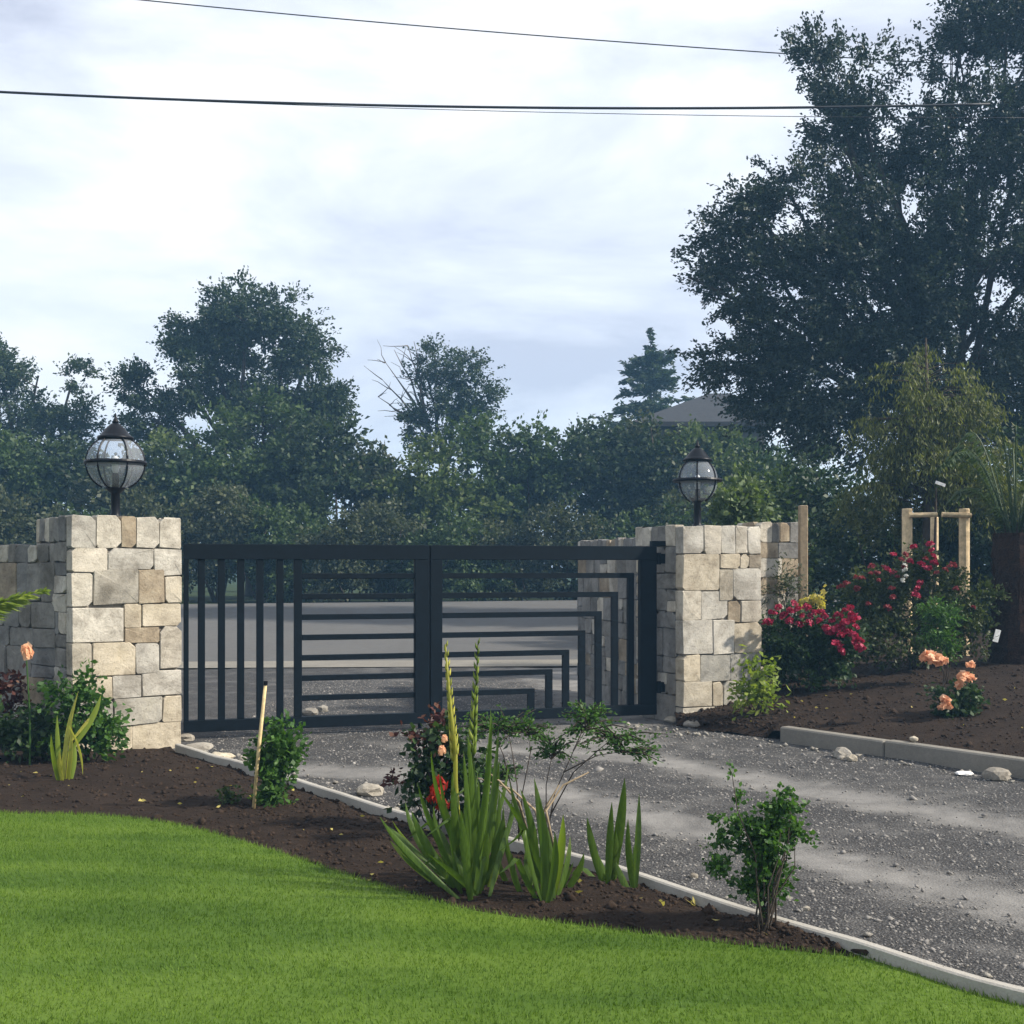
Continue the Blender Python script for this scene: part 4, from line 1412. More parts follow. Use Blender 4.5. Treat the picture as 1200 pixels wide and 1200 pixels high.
# peach rose
YP = 10.75
pb, C = bush('rose_bush', 'small rose bush with large peach coloured blooms on the bare soil', (P(1115, 0, YP).x, YP, mound_z(P(1115, 0, YP).x, YP) - 0.02),
             [lob(1115, 830, 20, YP), lob(1122, 850, 18, YP), lob(1105, 810, 12, YP), lob(1135, 812, 14, YP), lob(1112, 865, 16, YP), lob(1128, 840, 18, YP), lob(1100, 845, 14, YP)], 3000, 0.05, 'lf_rose', None, 'bush', 60, 0.008, 0.06, stems=8)
for x, y, s_ in ((1088, 770, 1.25), (1097, 774, 1.35), (1104, 776, 1.0), (1138, 780, 0.8), (1128, 794, 1.0), (1135, 796, 1.0), (1126, 803, 0.9), (1107, 820, 0.85), (1109, 826, 0.85), (1104, 829, 0.7)):
    o = link('bloom', rnd.choice(pe_m), pb)
    o.location = P(x, y, YP - 0.16) - pb.location
    o.scale = (s_, s_, s_)
    o.rotation_euler = (rnd.uniform(-.5, .5), rnd.uniform(-.5, .5), rnd.uniform(0, 6))

# shrub at the foot of the right pillar
bush('lime_shrub', 'yellow green leafy shrub at the foot of the pillar by the crimson bush', (P(888, 0, 11.5).x, 11.5, mound_z(P(888, 0, 11.5).x, 11.5) - 0.03),
     [lob(885, 775, 14, 11.5), lob(890, 800, 20, 11.5), lob(880, 815, 16, 11.5), lob(900, 790, 12, 11.5), lob(895, 818, 14, 11.5)], 900, 0.075, 'lf_lime', None, 'shrub', 70, 0.01, 0.07, 0.42, 0.25, 7)
bush('dry_shrub', 'brown twiggy shrub at the base of the short stone wall', (P(915, 0, 12.95).x, 12.95, 0.35),
     [lob(910, 690, 20, 12.95), lob(930, 685, 18, 12.95), lob(918, 672, 14, 12.95)], 1100, 0.05, 'lf_hedge2', None, 'shrub', 70, 0.008, 0.09, 0.3, 0.0, 14)

# tree stakes
ts = thing('tree_stakes', 'frame of three pale timber stakes with crossbars round a young tree', 'tree stake', (P(1097, 0, 14.6).x, 14.6, 0.55))
bx_ = ts.location
for (px, Y, r_) in ((1063, 14.4, 0.062), (1130, 14.4, 0.062), (1095, 15.2, 0.05)):
    top = P(px, 596 if Y < 15 else 606, Y) - bx_
    MB().tube([(top.x, top.y, -0.1), (top.x, top.y, top.z - 0.01), (top.x, top.y, top.z)], [r_, r_, r_ * 0.9], 12).build('stake', M['wood'], ts)
a = P(1065, 604, 14.33) - bx_
b = P(1098, 603, 14.33) - bx_
MB().tube([a, b], 0.03, 8).build('crossbar', M['wood'], ts)
a = P(1104, 603, 14.33) - bx_
b = P(1138, 604, 14.33) - bx_
MB().tube([a, b], 0.03, 8).build('crossbar', M['wood'], ts)
p1, p2 = P(1096, 565, 14.4), P(1108, 569, 14.4)
MB().box((-0.06, -0.01, -0.018), (0.06, 0.01, 0.018), Matrix.Translation((p1 + p2) / 2 - bx_) @ Matrix.Rotation(rad(20), 4, 'Y')).build('tie', M['white'], ts)
MB().tube([(0, 0.1, -0.1), (0.02, 0.1, 1.2), (0.03, 0.08, 2.0)], [0.03, 0.02, 0.01], 6).build('stem', M['bark'], ts)

# tree fern with fibrous trunk
YF = 13.6
fb = Vector((P(1190, 0, YF).x, YF, mound_z(P(1190, 0, YF).x, YF) - 0.03))
tf = thing('tree_fern', 'tree fern with a thick dark fibrous trunk and wispy fronds', 'tree fern', fb)
Ht = P(0, 625, YF).z - fb.z
vs, fs = [], []
NZ, NA = 26, 28
for i in range(NZ):
    t = i / (NZ - 1)
    rr = 0.27 - 0.05 * t + 0.02 * math.sin(t * 9)
    for k in range(NA):
        a = 2 * math.pi * k / NA
        r_ = rr * (1 + 0.10 * mnoise.noise(Vector((math.cos(a) * 3, math.sin(a) * 3, t * 2.2))) + rnd.uniform(-0.05, 0.05))
        vs.append((r_ * math.cos(a), r_ * math.sin(a), -0.05 + (Ht + 0.05) * t))
for i in range(NZ - 1):
    for k in range(NA):
        fs.append((i * NA + k, i * NA + (k + 1) % NA, (i + 1) * NA + (k + 1) % NA, (i + 1) * NA + k))
fs.append(tuple(range((NZ - 1) * NA, NZ * NA)))
MB().add(vs, fs).build('trunk', M['fern_trunk'], tf)
fm = MB()
for k in range(420):
    a = rnd.uniform(0, 6.283)
    t = rnd.random() ** 0.7
    r_ = 0.265 - 0.05 * t
    p0 = Vector((math.cos(a) * r_, math.sin(a) * r_, Ht * t))
    p1 = p0 + Vector((math.cos(a) * rnd.uniform(.02, .07), math.sin(a) * rnd.uniform(.02, .07), rnd.uniform(0.04, 0.16)))
    sd = Vector((-math.sin(a), math.cos(a), 0)) * rnd.uniform(.006, .014)
    fm.add([p0 - sd, p0 + sd, p1, p0 + Vector((0, 0, -0.03))], [(0, 1, 2), (0, 2, 3), (1, 3, 2)])
tag(fm.build('frond_stubs', M['fern_trunk'], tf), kind='stuff')
for k in range(22):
    a = 2 * math.pi * k / 22 + rnd.uniform(-.15, .15)
    L = rnd.uniform(0.6, 1.2)
    lift = rnd.uniform(0.9, 1.9)
    rp_, pts, out = [], [], []
    for i in range(12):
        t = i / 11
        r_ = 0.08 + L * t * 0.85
        z = Ht - 0.02 + lift * math.sin(t * 1.9) * 0.75 - 0.25 * t * t
        rp_.append((r_ * math.cos(a), r_ * math.sin(a), z))
    mb = MB().tube(rp_, [0.012 * (1 - 0.8 * i / 11) for i in range(12)], 4)
    for i in range(1, 12):
        for q in range(7):
            t = (i - rnd.random()) / 11
            j = min(10, int(t * 11))
            c0 = Vector(rp_[j]).lerp(Vector(rp_[j + 1]), t * 11 - j)
            for sgn in (-1, 1):
                l = 0.15 * math.sin(min(1, t + 0.12) * math.pi * 0.93) + 0.02
                tip = c0 + Vector((-math.sin(a) * sgn * l + math.cos(a) * l * 0.5, math.cos(a) * sgn * l + math.sin(a) * l * 0.5, -0.06 + rnd.uniform(-.03, .03)))
                sd = Vector((math.cos(a), math.sin(a), 0)) * 0.009
                mm = c0.lerp(tip, 0.5)
                mb.add([c0, mm + sd, tip, mm - sd], [(0, 1, 2, 3)])
    mb.build('frond', M['lf_hedge'], tf)


tp = P(1168, 745, YF - 0.27) - fb
MB().box((-0.03, -0.006, -0.07), (0.03, 0.006, 0.07), Matrix.Translation(tp) @ Matrix.Rotation(rad(15), 4, 'Y')).build('paper_tag', M['white'], tf)


# sword-leaved plants
def sword(L, w, lean, curl, seed):
    r = random.Random(seed)
    n = 9
    vs, fs = [], []
    for i in range(n + 1):
        t = i / n
        x = lean * L * t + curl * L * t * t * t
        z = L * t * math.sqrt(max(0.1, 1 - (lean * 0.9) ** 2)) - abs(curl) * L * 0.45 * t ** 4
        ww = w * (0.62 + 0.7 * t) * (1 - t ** 3.2) * 0.5 + 0.0008
        tw = 0.5 * t * r.uniform(-1, 1)
        vs += [(x, -ww * math.cos(tw), z + ww * math.sin(tw)), (x + ww * 0.25, 0, z), (x, ww * math.cos(tw), z - ww * math.sin(tw))]
    for i in range(n):
        for k in range(2):
            fs.append((i * 3 + k, i * 3 + k + 1, (i + 1) * 3 + k + 1, (i + 1) * 3 + k))
    return vs, fs


def sword_leaf(root, tip_px, base_px, Yb, Yt, w, mat='lf_sword', curl=0.0, seed=0, fold=None):
    """a leaf from its foot to its tip (both read from the photograph), bowed sideways by curl"""
    a = G(base_px[0], base_px[1], 0.04) if Yb is None else P(base_px[0], base_px[1], Yb)
    b = P(tip_px[0], tip_px[1], Yt if Yt else a.y + rnd.uniform(-0.15, 0.15))
    r = random.Random(seed)
    d = b - a
    L = d.length
    n = 10
    face = Vector((r.uniform(0.6, 1), r.uniform(-0.6, 0.6), 0)).normalized()
    vs, fs = [], []
    for i in range(n + 1):
        t = i / n
        p = a + d * t + Vector((curl * L * 4 * t * (1 - t), 0, 0.03 * L * math.sin(math.pi * t)))
        if fold and t > fold:                 # tip kinked over
            q_ = a + d * fold + Vector((curl * L * 4 * fold * (1 - fold), 0, 0))
            sg = 1 if curl >= 0 else -1
            p = q_ + Vector((sg * (t - fold) * L * 0.75, -(t - fold) * L * 0.15, -(t - fold) * L * 0.55))
        ww = w * 0.5 * (0.55 + 0.75 * math.sin(min(1, t * 1.25) * math.pi * 0.5)) * (1 - t ** 3.0) + 0.0008
        f2 = (face + Vector((0, 0, 0.2 * math.sin(t * 3 + seed)))).normalized()
        nrm = f2.cross(d.normalized())
        vs += [p - f2 * ww, p + nrm * ww * 0.3, p + f2 * ww]
    for i in range(n):
        for k in range(2):
            fs.append((i * 3 + k, i * 3 + k + 1, (i + 1) * 3 + k + 1, (i + 1) * 3 + k))
    m = MB()
    m.add([Vector(v) - root.location for v in vs], fs)
    return m.build('leaf', M[mat], root, True)


g1 = thing('gladiolus', 'broad gladiolus clump with arching sword leaves and two tall flower spikes', 'plant', G(540, 1056, 0.04))
ga = [((475, 940), (540, 1052), -.05), ((445, 957), (541, 1056), -.03), ((500, 925), (545, 1050), -.03), ((512, 965), (548, 1050), -.02), ((487, 972), (550, 1046), .0), ((530, 905), (545, 1048), -.01),
      ((543, 880), (549, 1045), 0), ((556, 895), (552, 1048), .01), ((575, 830), (556, 1045), .01), ((524, 925), (541, 1050), -.01), ((590, 955), (562, 1060), .02), ((585, 925), (566, 1058), .02), ((577, 905), (556, 1046), .03),
      ((457, 985), (536, 1054), -.04), ((566, 940), (551, 1050), .0), ((534, 935), (548, 1055), -.02), ((516, 1000), (549, 1055), -.03), ((572, 975), (559, 1062), .02), ((508, 945), (543, 1050), -.04), ((561, 915), (549, 1046), 0.02),
      ((482, 950), (538, 1048), -.04), ((540, 950), (552, 1058), 0), ((585, 985), (564, 1062), .03), ((496, 985), (546, 1052), -.02), ((548, 925), (556, 1050), .02), ((520, 975), (543, 1054), -.02)]
for k in range(16):
    q = rnd.choice(ga)
    ga.append(((q[0][0] + rnd.uniform(-22, 22), q[0][1] + rnd.uniform(-20, 45)), (q[1][0] + rnd.uniform(-8, 12), q[1][1] + rnd.uniform(-8, 4)), q[2] + rnd.uniform(-.03, .03)))
for i, (t_, b_, c_) in enumerate(ga):
    sword_leaf(g1, t_, b_, 5.62 + rnd.uniform(-.12, .22), None, rnd.uniform(0.020, 0.044), 'lf_lime' if i % 9 == 4 else 'lf_sword', c_ * 1.6 + rnd.uniform(-.03, .03), i, rnd.uniform(.6, .8) if i % 7 == 2 else None)
for i, (t_, b_, c_) in enumerate([((515, 905), (545, 1040), -.03), ((490, 920), (542, 1040), -.05), ((585, 890), (556, 1040), .03), ((560, 905), (552, 1040), -.02), ((525, 950), (546, 1050), .02), ((455, 968), (520, 1030), -.02), ((600, 935), (570, 1030), .08), ((470, 1000), (538, 1050), -.10), ((548, 862), (552, 1000), .02), ((505, 880), (540, 1010), -.05), ((595, 900), (560, 1010), .06), ((535, 890), (546, 1020), -.04), ((570, 880), (556, 1010), .04)]):
    sword_leaf(g1, t_, b_, 5.7 + rnd.uniform(-.1, .2), None, rnd.uniform(0.020, 0.036), 'lf_sword', c_, 200 + i)
g2 = thing('gladiolus', 'gladiolus clump with leaning sword leaves and dry stalks beside the broad clump', 'plant', G(640, 1062, 0.04))
for i, (t_, b_, c_) in enumerate([((597, 915), (645, 1058), -.02), ((626, 912), (642, 1060), .01), ((580, 920), (640, 1055), .04), ((612, 940), (636, 1058), -.03), ((660, 955), (645, 1060), .02), ((668, 980), (652, 1055), .03), ((640, 965), (648, 1062), 0),
                                  ((655, 1000), (645, 1066), -.02), ((600, 985), (632, 1060), -.03), ((672, 1010), (650, 1062), .01), ((590, 945), (615, 1055), -.04), ((610, 925), (628, 1055), .03), ((575, 960), (608, 1058), -.06), ((632, 935), (636, 1058), .02), ((622, 975), (622, 1060), -.02), ((650, 975), (640, 1064), .03), ((600, 1000), (618, 1062), -.05), ((684, 1000), (655, 1056), .05)]):
    sword_leaf(g2, t_, b_, 5.55 + rnd.uniform(-.12, .2), None, rnd.uniform(0.024, 0.044), 'lf_lime' if i == 4 else 'lf_sword', c_ * 1.7, 50 + i, 0.7 if i in (3, 8) else None)
g3 = thing('gladiolus', 'small gladiolus with three upright blades next to the edging strip', 'plant', G(712, 1040, 0.04))
for i, (t_, b_, c_) in enumerate([((688, 958), (710, 1046), -.03), ((717, 940), (712, 1046), 0), ((732, 912), (714, 1044), .02), ((700, 1000), (716, 1050), -.01), ((722, 975), (716, 1048), .03), ((672, 1002), (714, 1046), -.07)]):
    sword_leaf(g3, t_, b_, 5.75 + rnd.uniform(-.06, .06), None, rnd.uniform(0.032, 0.05), 'lf_sword', c_, 80 + i, 0.68 if i == 5 else None)
g4 = thing('gladiolus', 'slim gladiolus whose outer blade bends to the soil', 'plant', G(747, 1058, 0.04))
for i, (t_, b_, c_) in enumerate([((749, 930), (744, 1050), .01), ((743, 990), (746, 1056), -.01), ((722, 1010), (746, 1060), -.06), ((736, 960), (745, 1056), -.03)]):
    sword_leaf(g4, t_, b_, 5.65, None, rnd.uniform(0.026, 0.036), 'lf_sword', c_, 90 + i)


def spike(root, tip, foot, Y, mat, bud=None, r0=0.008):
    a, b = P(foot[0], foot[1], Y) - root.location, P(tip[0], tip[1], Y) - root.location
    st = MB().tube(wander(a, b, 6, 0.006), [r0, r0, r0 * .9, r0 * .8, r0 * .6, r0 * .5, r0 * .25], 6)
    sp_ = st.build('flower_spike', M[mat], root, True)
    pts, out = [], []
    m = MB()
    for i in range(24):
        t = 0.42 + 0.56 * i / 23
        c = a.lerp(b, t)
        s_ = 1 if i % 2 else -1
        l = 0.085 * (1.15 - t) + 0.03
        d = Vector((s_ * 0.24, rnd.uniform(-.2, .2), 0.95)).normalized()
        tip_ = c + d * l
        sd = d.cross(Vector((0, 1, 0))).normalized() * l * 0.13
        nn = d.cross(sd).normalized() * l * 0.12
        mid_ = c + d * l * 0.45
        m.add([c, mid_ + sd, mid_ + nn, mid_ - sd, mid_ - nn, tip_], [(0, 1, 2), (0, 2, 3), (0, 3, 4), (0, 4, 1), (5, 2, 1), (5, 3, 2), (5, 4, 3), (5, 1, 4)])
    m.build('bud_scales', M[mat], sp_, True)


spike(g1, (522, 755), (541, 1000), 5.75, 'lf_sword_y', r0=0.014)
spike(g1, (560, 752), (548, 1000), 5.8, 'lf_lime', r0=0.009)
# bent dry stalks on the second clump
for q in ([(640, 1010), (628, 950), (600, 925), (560, 912)], [(645, 1040), (622, 990), (640, 945), (655, 920)], [(618, 975), (608, 940), (585, 915), (572, 905)], [(650, 1000), (640, 950), (660, 920), (690, 905)]):
    MB().tube([P(x, y, 5.7 + rnd.uniform(-.1, .1)) - g2.location for x, y in q], [0.007, 0.006, 0.005, 0.003], 6).build('dry_stalk', M['wood_old'], g2, True)
# scarlet bloom low in the clump and peach bud on its spike
sc_m = bloom_mesh('scarlet_bloom', 'scarlet', 0.06, 22)
for x, y, s_, Y in ((516, 922, 1.0, 5.95), (512, 935, 1.0, 5.9), (520, 945, 0.8, 5.9)):
    o = link('bloom', sc_m, g1)
    o.location = P(x, y, Y) - g1.location
    o.scale = (s_ * 0.7, s_ * 0.7, s_ * 1.1)
for (x, y, s_, ang) in ((521, 866, 0.4, 0.5), (518, 880, 0.5, .3)):
    o = link('bloom', pe_m[0], g1)
    o.location = P(x, y, 5.7) - g1.location
    o.scale = (s_ * .7, s_ * .7, s_ * 1.3)

# dark rose bush behind the gladiolus
YD = 6.9
db, C = bush('rose_bush', 'dark leaved rose bush hidden behind the gladiolus clump', (P(510, 0, YD).x, YD, 0.04),
             [lob(505, 880, 24, YD), lob(530, 870, 26, YD), lob(490, 915, 22, YD), lob(555, 895, 26, YD), lob(520, 920, 30, YD), lob(560, 930, 24, YD), lob(480, 940, 14, YD)], 2200, 0.05, 'lf_rose', None, 'bush', 90, 0.008, 0.07, 0.7, 0.1, 8)
link('red_leaves', crown_mesh('red_leaves', [tuple(P(488, 862, YD) - db.location) + (0.06, 0.06, 0.05), tuple(P(515, 845, YD) - db.location) + (0.05, 0.05, 0.05), tuple(P(455, 916, YD) - db.location) + (0.04, 0.05, 0.04), tuple(P(520, 878, YD) - db.location) + (0.05, .05, .05)], 16, 18, 0.03, 0.04, M['lf_red'])[0], db)


# airy shrubs with flat sprays, leaning over the drive
def spray_shrub(name, label, base, stems, Y, mat, lsize=0.035, n=60, spread=0.06):
    root = thing(name, label, 'shrub', base)
    sb = MB()
    pts, out = [], []
    for path, rad_px in stems:
        w = [P(x, y, Y + rnd.uniform(-.08, .08)) - root.location for x, y in path]
        sb.tube(w, [0.0045 - 0.003 * i / (len(w) - 1) for i in range(len(w))], 5)
        end = w[-1]
        for k in range(13):
            a = rnd.uniform(-0.9, 4.0)
            l = rad_px / FP * Y * rnd.uniform(0.8, 2.1)
            tip = end + Vector((math.cos(a) * l, rnd.uniform(-.6, .6) * l, math.sin(a) * l * 0.55))
            sb.tube([end - (end - w[-2]) * 0.25 * rnd.random(), end.lerp(tip, 0.5) + Vector((0, 0, 0.015)), tip], [0.005, 0.004, 0.002], 4, False)
            for j in range(n):
                u = rnd.uniform(0.15, 1.0)
                c = end.lerp(tip, u)
                s_ = spread * 0.45
                pts.append((c.x + rnd.gauss(0, s_), c.y + rnd.gauss(0, s_), c.z + rnd.gauss(0, s_ * 0.7)))
                dd = (tip - end).normalized()
                out.append(tuple(dd))
    sb.build('stem', M['bark'], root, True)
    link('foliage', np_mesh('sprays', leaf_quads(np.array(pts), lsize, 0.5, 0.05, np.array(out), 0.8), 4, M[mat]), root)
    return root


YA = 6.5
spray_shrub('airy_shrub', 'thin stemmed shrub with airy green sprays behind the gladiolus', G(608, 990, 0.04),
            [([(608, 985), (606, 920), (600, 880), (595, 855)], 26), ([(608, 985), (612, 930), (622, 880), (618, 855)], 22), ([(606, 950), (590, 885), (575, 850)], 18), ([(608, 960), (600, 930), (588, 910)], 16)], YA, 'lf_shrub', 0.024, 26, 0.04)
spray_shrub('airy_shrub', 'leaning shrub with clustered bright leaves overhanging the gravel', G(640, 992, 0.04),
            [([(640, 985), (650, 930), (672, 880), (690, 850)], 26), ([(645, 955), (672, 905), (700, 880), (722, 862)], 28), ([(640, 970), (640, 920), (648, 880)], 20), ([(660, 905), (700, 885), (735, 880)], 22), ([(672, 880), (690, 840)], 18)], YA + 0.1, 'lf_shrub', 0.026, 28, 0.045)

# shrub with two legs on the strip side, right
YH = 5.08
hs, C = bush('leafy_shrub', 'upright green shrub with a slender side shoot by the lawn edge', G(893, 1098, 0.035),
             [lob(915, 950, 17, YH), lob(925, 930, 12, YH), lob(900, 975, 24, YH), lob(890, 1000, 26, YH), lob(905, 1025, 24, YH), lob(885, 1040, 20, YH), lob(868, 965, 13, YH), lob(862, 935, 9, YH), lob(857, 905, 5, YH), lob(845, 985, 9, YH), lob(838, 960, 6, YH), lob(843, 1015, 13, YH), lob(930, 975, 14, YH), lob(916, 912, 4, YH)],
             5200, 0.024, 'lf_shrub', None, 'shrub', 260, 0.006, 0.032, 0.75, 0.05, 18, 0.2)

# staked shrub on the left bed
YV = G(297, 945, 0.05).y
ss, C = bush('leafy_shrub', 'dense green shrub tied to a cane in front of the upright gate bars', G(312, 940, 0.045),
             [lob(330, 865, 20, YV), lob(322, 885, 24, YV), lob(312, 905, 18, YV), lob(320, 930, 16, YV), lob(338, 880, 14, YV), lob(303, 870, 8, YV)], 2300, 0.042, 'lf_shrub', None, 'shrub', 120, 0.008, 0.06, 0.7)
cn = thing('garden_cane', 'pale cane leaning in the soil beside the dense green shrub', 'cane', G(297, 946, 0.05))
MB().tube([P(297, 950, YV - 0.12) - cn.location, P(303, 880, YV - 0.12) - cn.location, P(311, 803, YV - 0.12) - cn.location], [0.0115, 0.0115, 0.0105], 8).build('cane_shaft', M['cane'], cn, True)
MB().tube([P(311, 803, YV - 0.12) - cn.location, P(311.3, 798, YV - 0.12) - cn.location], 0.0135, 8).build('cane_cap', M['black'], cn)
bush('weed', 'low weed sprawling on the soil near the cane', G(270, 938, 0.04), [lob(268, 934, 9, YV), lob(255, 938, 6, YV)], 260, 0.03, 'lf_hedge', None, 'plant', 20, 0.003, 0.05)

# plants at the foot of the left pillar
YU = 8.9
y1 = thing('yellow_lily', 'yellowing strap leaved plant alone on the soil below the pillar', 'plant', G(75, 931, 0.05))
for i, (t_, b_, c_, mt) in enumerate([((92, 810), (74, 930), -.02, 'lf_sword_y'), ((67, 838), (73, 930), -.01, 'lf_lime'), ((118, 815), (82, 880), .04, 'lf_lime'), ((97, 908), (80, 850), .03, 'lf_sword_y'), ((70, 880), (75, 931), -.02, 'lf_sword_y'), ((84, 850), (77, 930), .01, 'lf_sword_y'), ((110, 835), (84, 868), .02, 'lf_sword_y'), ((88, 870), (78, 930), .02, 'lf_lime'), ((60, 860), (73, 930), -.02, 'lf_lime')]):
    sword_leaf(y1, t_, b_, YU - 0.4, None, rnd.uniform(0.028, 0.046), mt, c_ * 2, 120 + i)
bush('green_bush', 'rounded green bush against the front of the pillar', (P(105, 0, 9.35).x, 9.35, 0.04),
     [lob(100, 830, 26, 9.3), lob(75, 815, 22, 9.3), lob(110, 865, 26, 9.3), lob(80, 860, 24, 9.3), lob(130, 850, 18, 9.3), lob(95, 800, 14, 9.3), lob(140, 815, 8, 9.3)], 2300, 0.055, 'lf_shrub', None, 'bush', 120, 0.01, 0.085)
bush('green_bush', 'low dark bush at the foot of the shaded wing wall', (P(40, 0, 9.4).x, 9.4, 0.04),
     [lob(50, 850, 22, 9.4), lob(30, 870, 20, 9.4), lob(55, 880, 20, 9.4), lob(15, 855, 18, 9.4), lob(-10, 860, 22, 9.4)], 2400, 0.055, 'lf_rose', None, 'bush', 90, 0.01, 0.085)
rf, C = bush('flower_plant', 'dark red leaved plant against the shaded wing wall', (P(10, 0, 9.9).x, 9.9, 0.04),
             [lob(12, 805, 16, 9.9), lob(-5, 800, 14, 9.9), lob(22, 815, 12, 9.9), lob(8, 830, 16, 9.9)], 800, 0.055, 'lf_red', None, 'plant', 50, 0.007, 0.06)
of = thing('lily', 'single orange lily flower on a tall stem before the wing wall', 'flower', (P(35, 0, 9.2).x, 9.2, 0.04))
MB().tube([(0, 0, -0.03), (0.0, 0, 0.4), P(31, 772, 9.2) - of.location], [0.008, 0.007, 0.005], 6).build('stem', M['lf_shrub'], of)
o = link('bloom', pe_m[1], of)
o.location = P(30.5, 766, 9.2) - of.location
o.scale = (0.8, 0.8, 1.5)
# pale fern frond reaching in from the left
fr = thing('fern_plant', 'bright lime fern frond arching in front of the wing wall', 'fern', (P(-60, 0, 8.6).x, 8.6, 0.05))
mb = MB()
sp0, sp1 = P(-70, 735, 8.6) - fr.location, P(52, 692, 8.5) - fr.location
pp = [Vector((0, 0, -0.05)), Vector((0, 0, sp0.z * 0.75)), sp0, sp0.lerp(sp1, 0.4) + Vector((0, 0, 0.03)), sp0.lerp(sp1, 0.75) + Vector((0, 0, 0.03)), sp1]
mb.tube(pp, [0.01, 0.009, 0.007, 0.006, 0.004, 0.002], 5)
for i in range(95):
    t = rnd.random()
    c0 = sp0.lerp(sp1, t) + Vector((0, 0, 0.03 * math.sin(t * 3.1)))
    for s_ in (-1, 1):
        l = 0.26 * (1.2 - t)
        tip = c0 + Vector((l * 0.75, s_ * l * rnd.uniform(.3, .9), s_ * -l * 0.25 + rnd.uniform(-.02, .02)))
        mm = c0.lerp(tip, 0.5)
        mb.add([c0, mm + Vector((0, 0, 0.008)), tip, mm - Vector((0, 0, 0.008))], [(0, 1, 2, 3)])
mb.build('frond', M['lf_lime'], fr)

# small pale plants at the edge of the right-hand lawn corner
for i, (x, y, lab) in enumerate(((815, 1062, 'withered yellow leaf tuft in the soil by the gladiolus'), (905, 1100, 'withered leaf tuft at the foot of the two legged shrub'), (925, 1088, 'dry leaf tuft leaning on the soil near the strip end'))):
    w = thing('leaf_tuft', lab, 'plant', G(x, y, 0.04))
    for k in range(4):
        a = rnd.uniform(0, 6.28)
        l = rnd.uniform(0.03, 0.055)
        tip = Vector((math.cos(a) * l, math.sin(a) * l, l * rnd.uniform(.4, 1)))
        sd = Vector((-math.sin(a), math.cos(a), 0)) * l * 0.16
        MB().add([(0, 0, 0), tip * 0.5 + sd, tip, tip * 0.5 - sd], [(0, 1, 2, 3)]).build('leaf', M['lf_yellow'], w)


# ---------------------------------------------------------------- rocks and debris
def rock(label, px, py, w, h, seed, mat='rock', zb=0.01, name='rock', flat=False, stretch=1.0):
    p = G(px, py, zb)
    k = p.y / FP
    r = random.Random(seed)
    bm = bmesh.new()
    bmesh.ops.create_icosphere(bm, subdivisions=2, radius=1)
    for v in bm.verts:
        d = v.co.normalized()
        q = 1 + 0.28 * mnoise.noise(d * 1.7 + Vector((seed * 3.1, 0, 0))) + r.uniform(-0.05, 0.05)
        v.co = Vector((round(d.x * q * 2.4) / 2.4 * .5 + d.x * q * .5, round(d.y * q * 2.1) / 2.1 * .5 + d.y * q * .5, d.z * q))
        v.co.x *= w * k * 0.5
        v.co.y *= w * k * 0.42 * stretch
        v.co.z = v.co.z * h * k * 0.55 + h * k * 0.35
    me = bpy.data.meshes.new(name)
    bm.to_mesh(me)
    bm.free()
    o = link(name, me, None, M[mat])
    o.location = p
    o.rotation_euler = (0, 0, r.uniform(-0.5, 0.5))
    tag(o, label, 'rock')
    return o


rock('flat grey stone slab at the foot of the gate by the pillar', 232, 878, 36, 8, 1, stretch=1.3)
rock('rounded pale stone on top of the slab by the pillar', 218, 868, 22, 9, 2)
rock('pale cream flat rock against the edging strip', 258, 891, 30, 11, 3, 'stone_cream')
rock('small white stone between the cream rock and the cane', 284, 892, 9, 8, 4)
rock('grey lump of rubble beside the edging strip near the dark rose', 434, 932, 34, 16, 5)
rock('grey rock lying at the foot of the kerb next to a tan one', 987, 888, 22, 14, 6)
rock('tan rock lying at the foot of the kerb next to a grey one', 998, 892, 15, 9, 7, 'stone_cream')
rock('jagged white rock against the kerb face', 1168, 914, 30, 18, 8)
rock('flat white shard on the gravel by the kerb', 1130, 908, 20, 5, 9, 'white')
rock('small tan pebble on top of the kerb edge soil', 1071, 868, 11, 6, 10, 'stone_cream', 0.16)
rock('broken stone at the corner of the pillar by the gravel', 812, 852, 26, 9, 11)
rock('rubble stone just off the foot of the pillar corner', 790, 846, 24, 8, 12)
rock('pale pebble on the gravel by the two legged shrub', 813, 1029, 11, 7, 13)
rock('small white pebble in the corner between drive and strip', 945, 1067, 9, 6, 14)
rock('pale rubble lump behind the gate bottom rail', 364, 838, 20, 10, 15)
rock('rounded rubble lump behind the gate bottom rail', 378, 834, 14, 9, 16)
rock('white scrap of stone on the soil below the lime shrub', 917, 835, 8, 4, 17, 'white', 0.12)
rock('pinkish stone on the soil near the lime shrub', 896, 838, 8, 4, 18, 'stone_cream', 0.12)

# chips of gravel, uncounted
N = 38000
cx_ = rng.uniform(-3.2, 5.5, N * 3)
cy_ = 4.0 + 12.5 * rng.random(N * 3) ** 1.5
keep = np.abs(cx_) < cy_ * 0.46 + 0.2
cx_, cy_ = cx_[keep], cy_[keep]
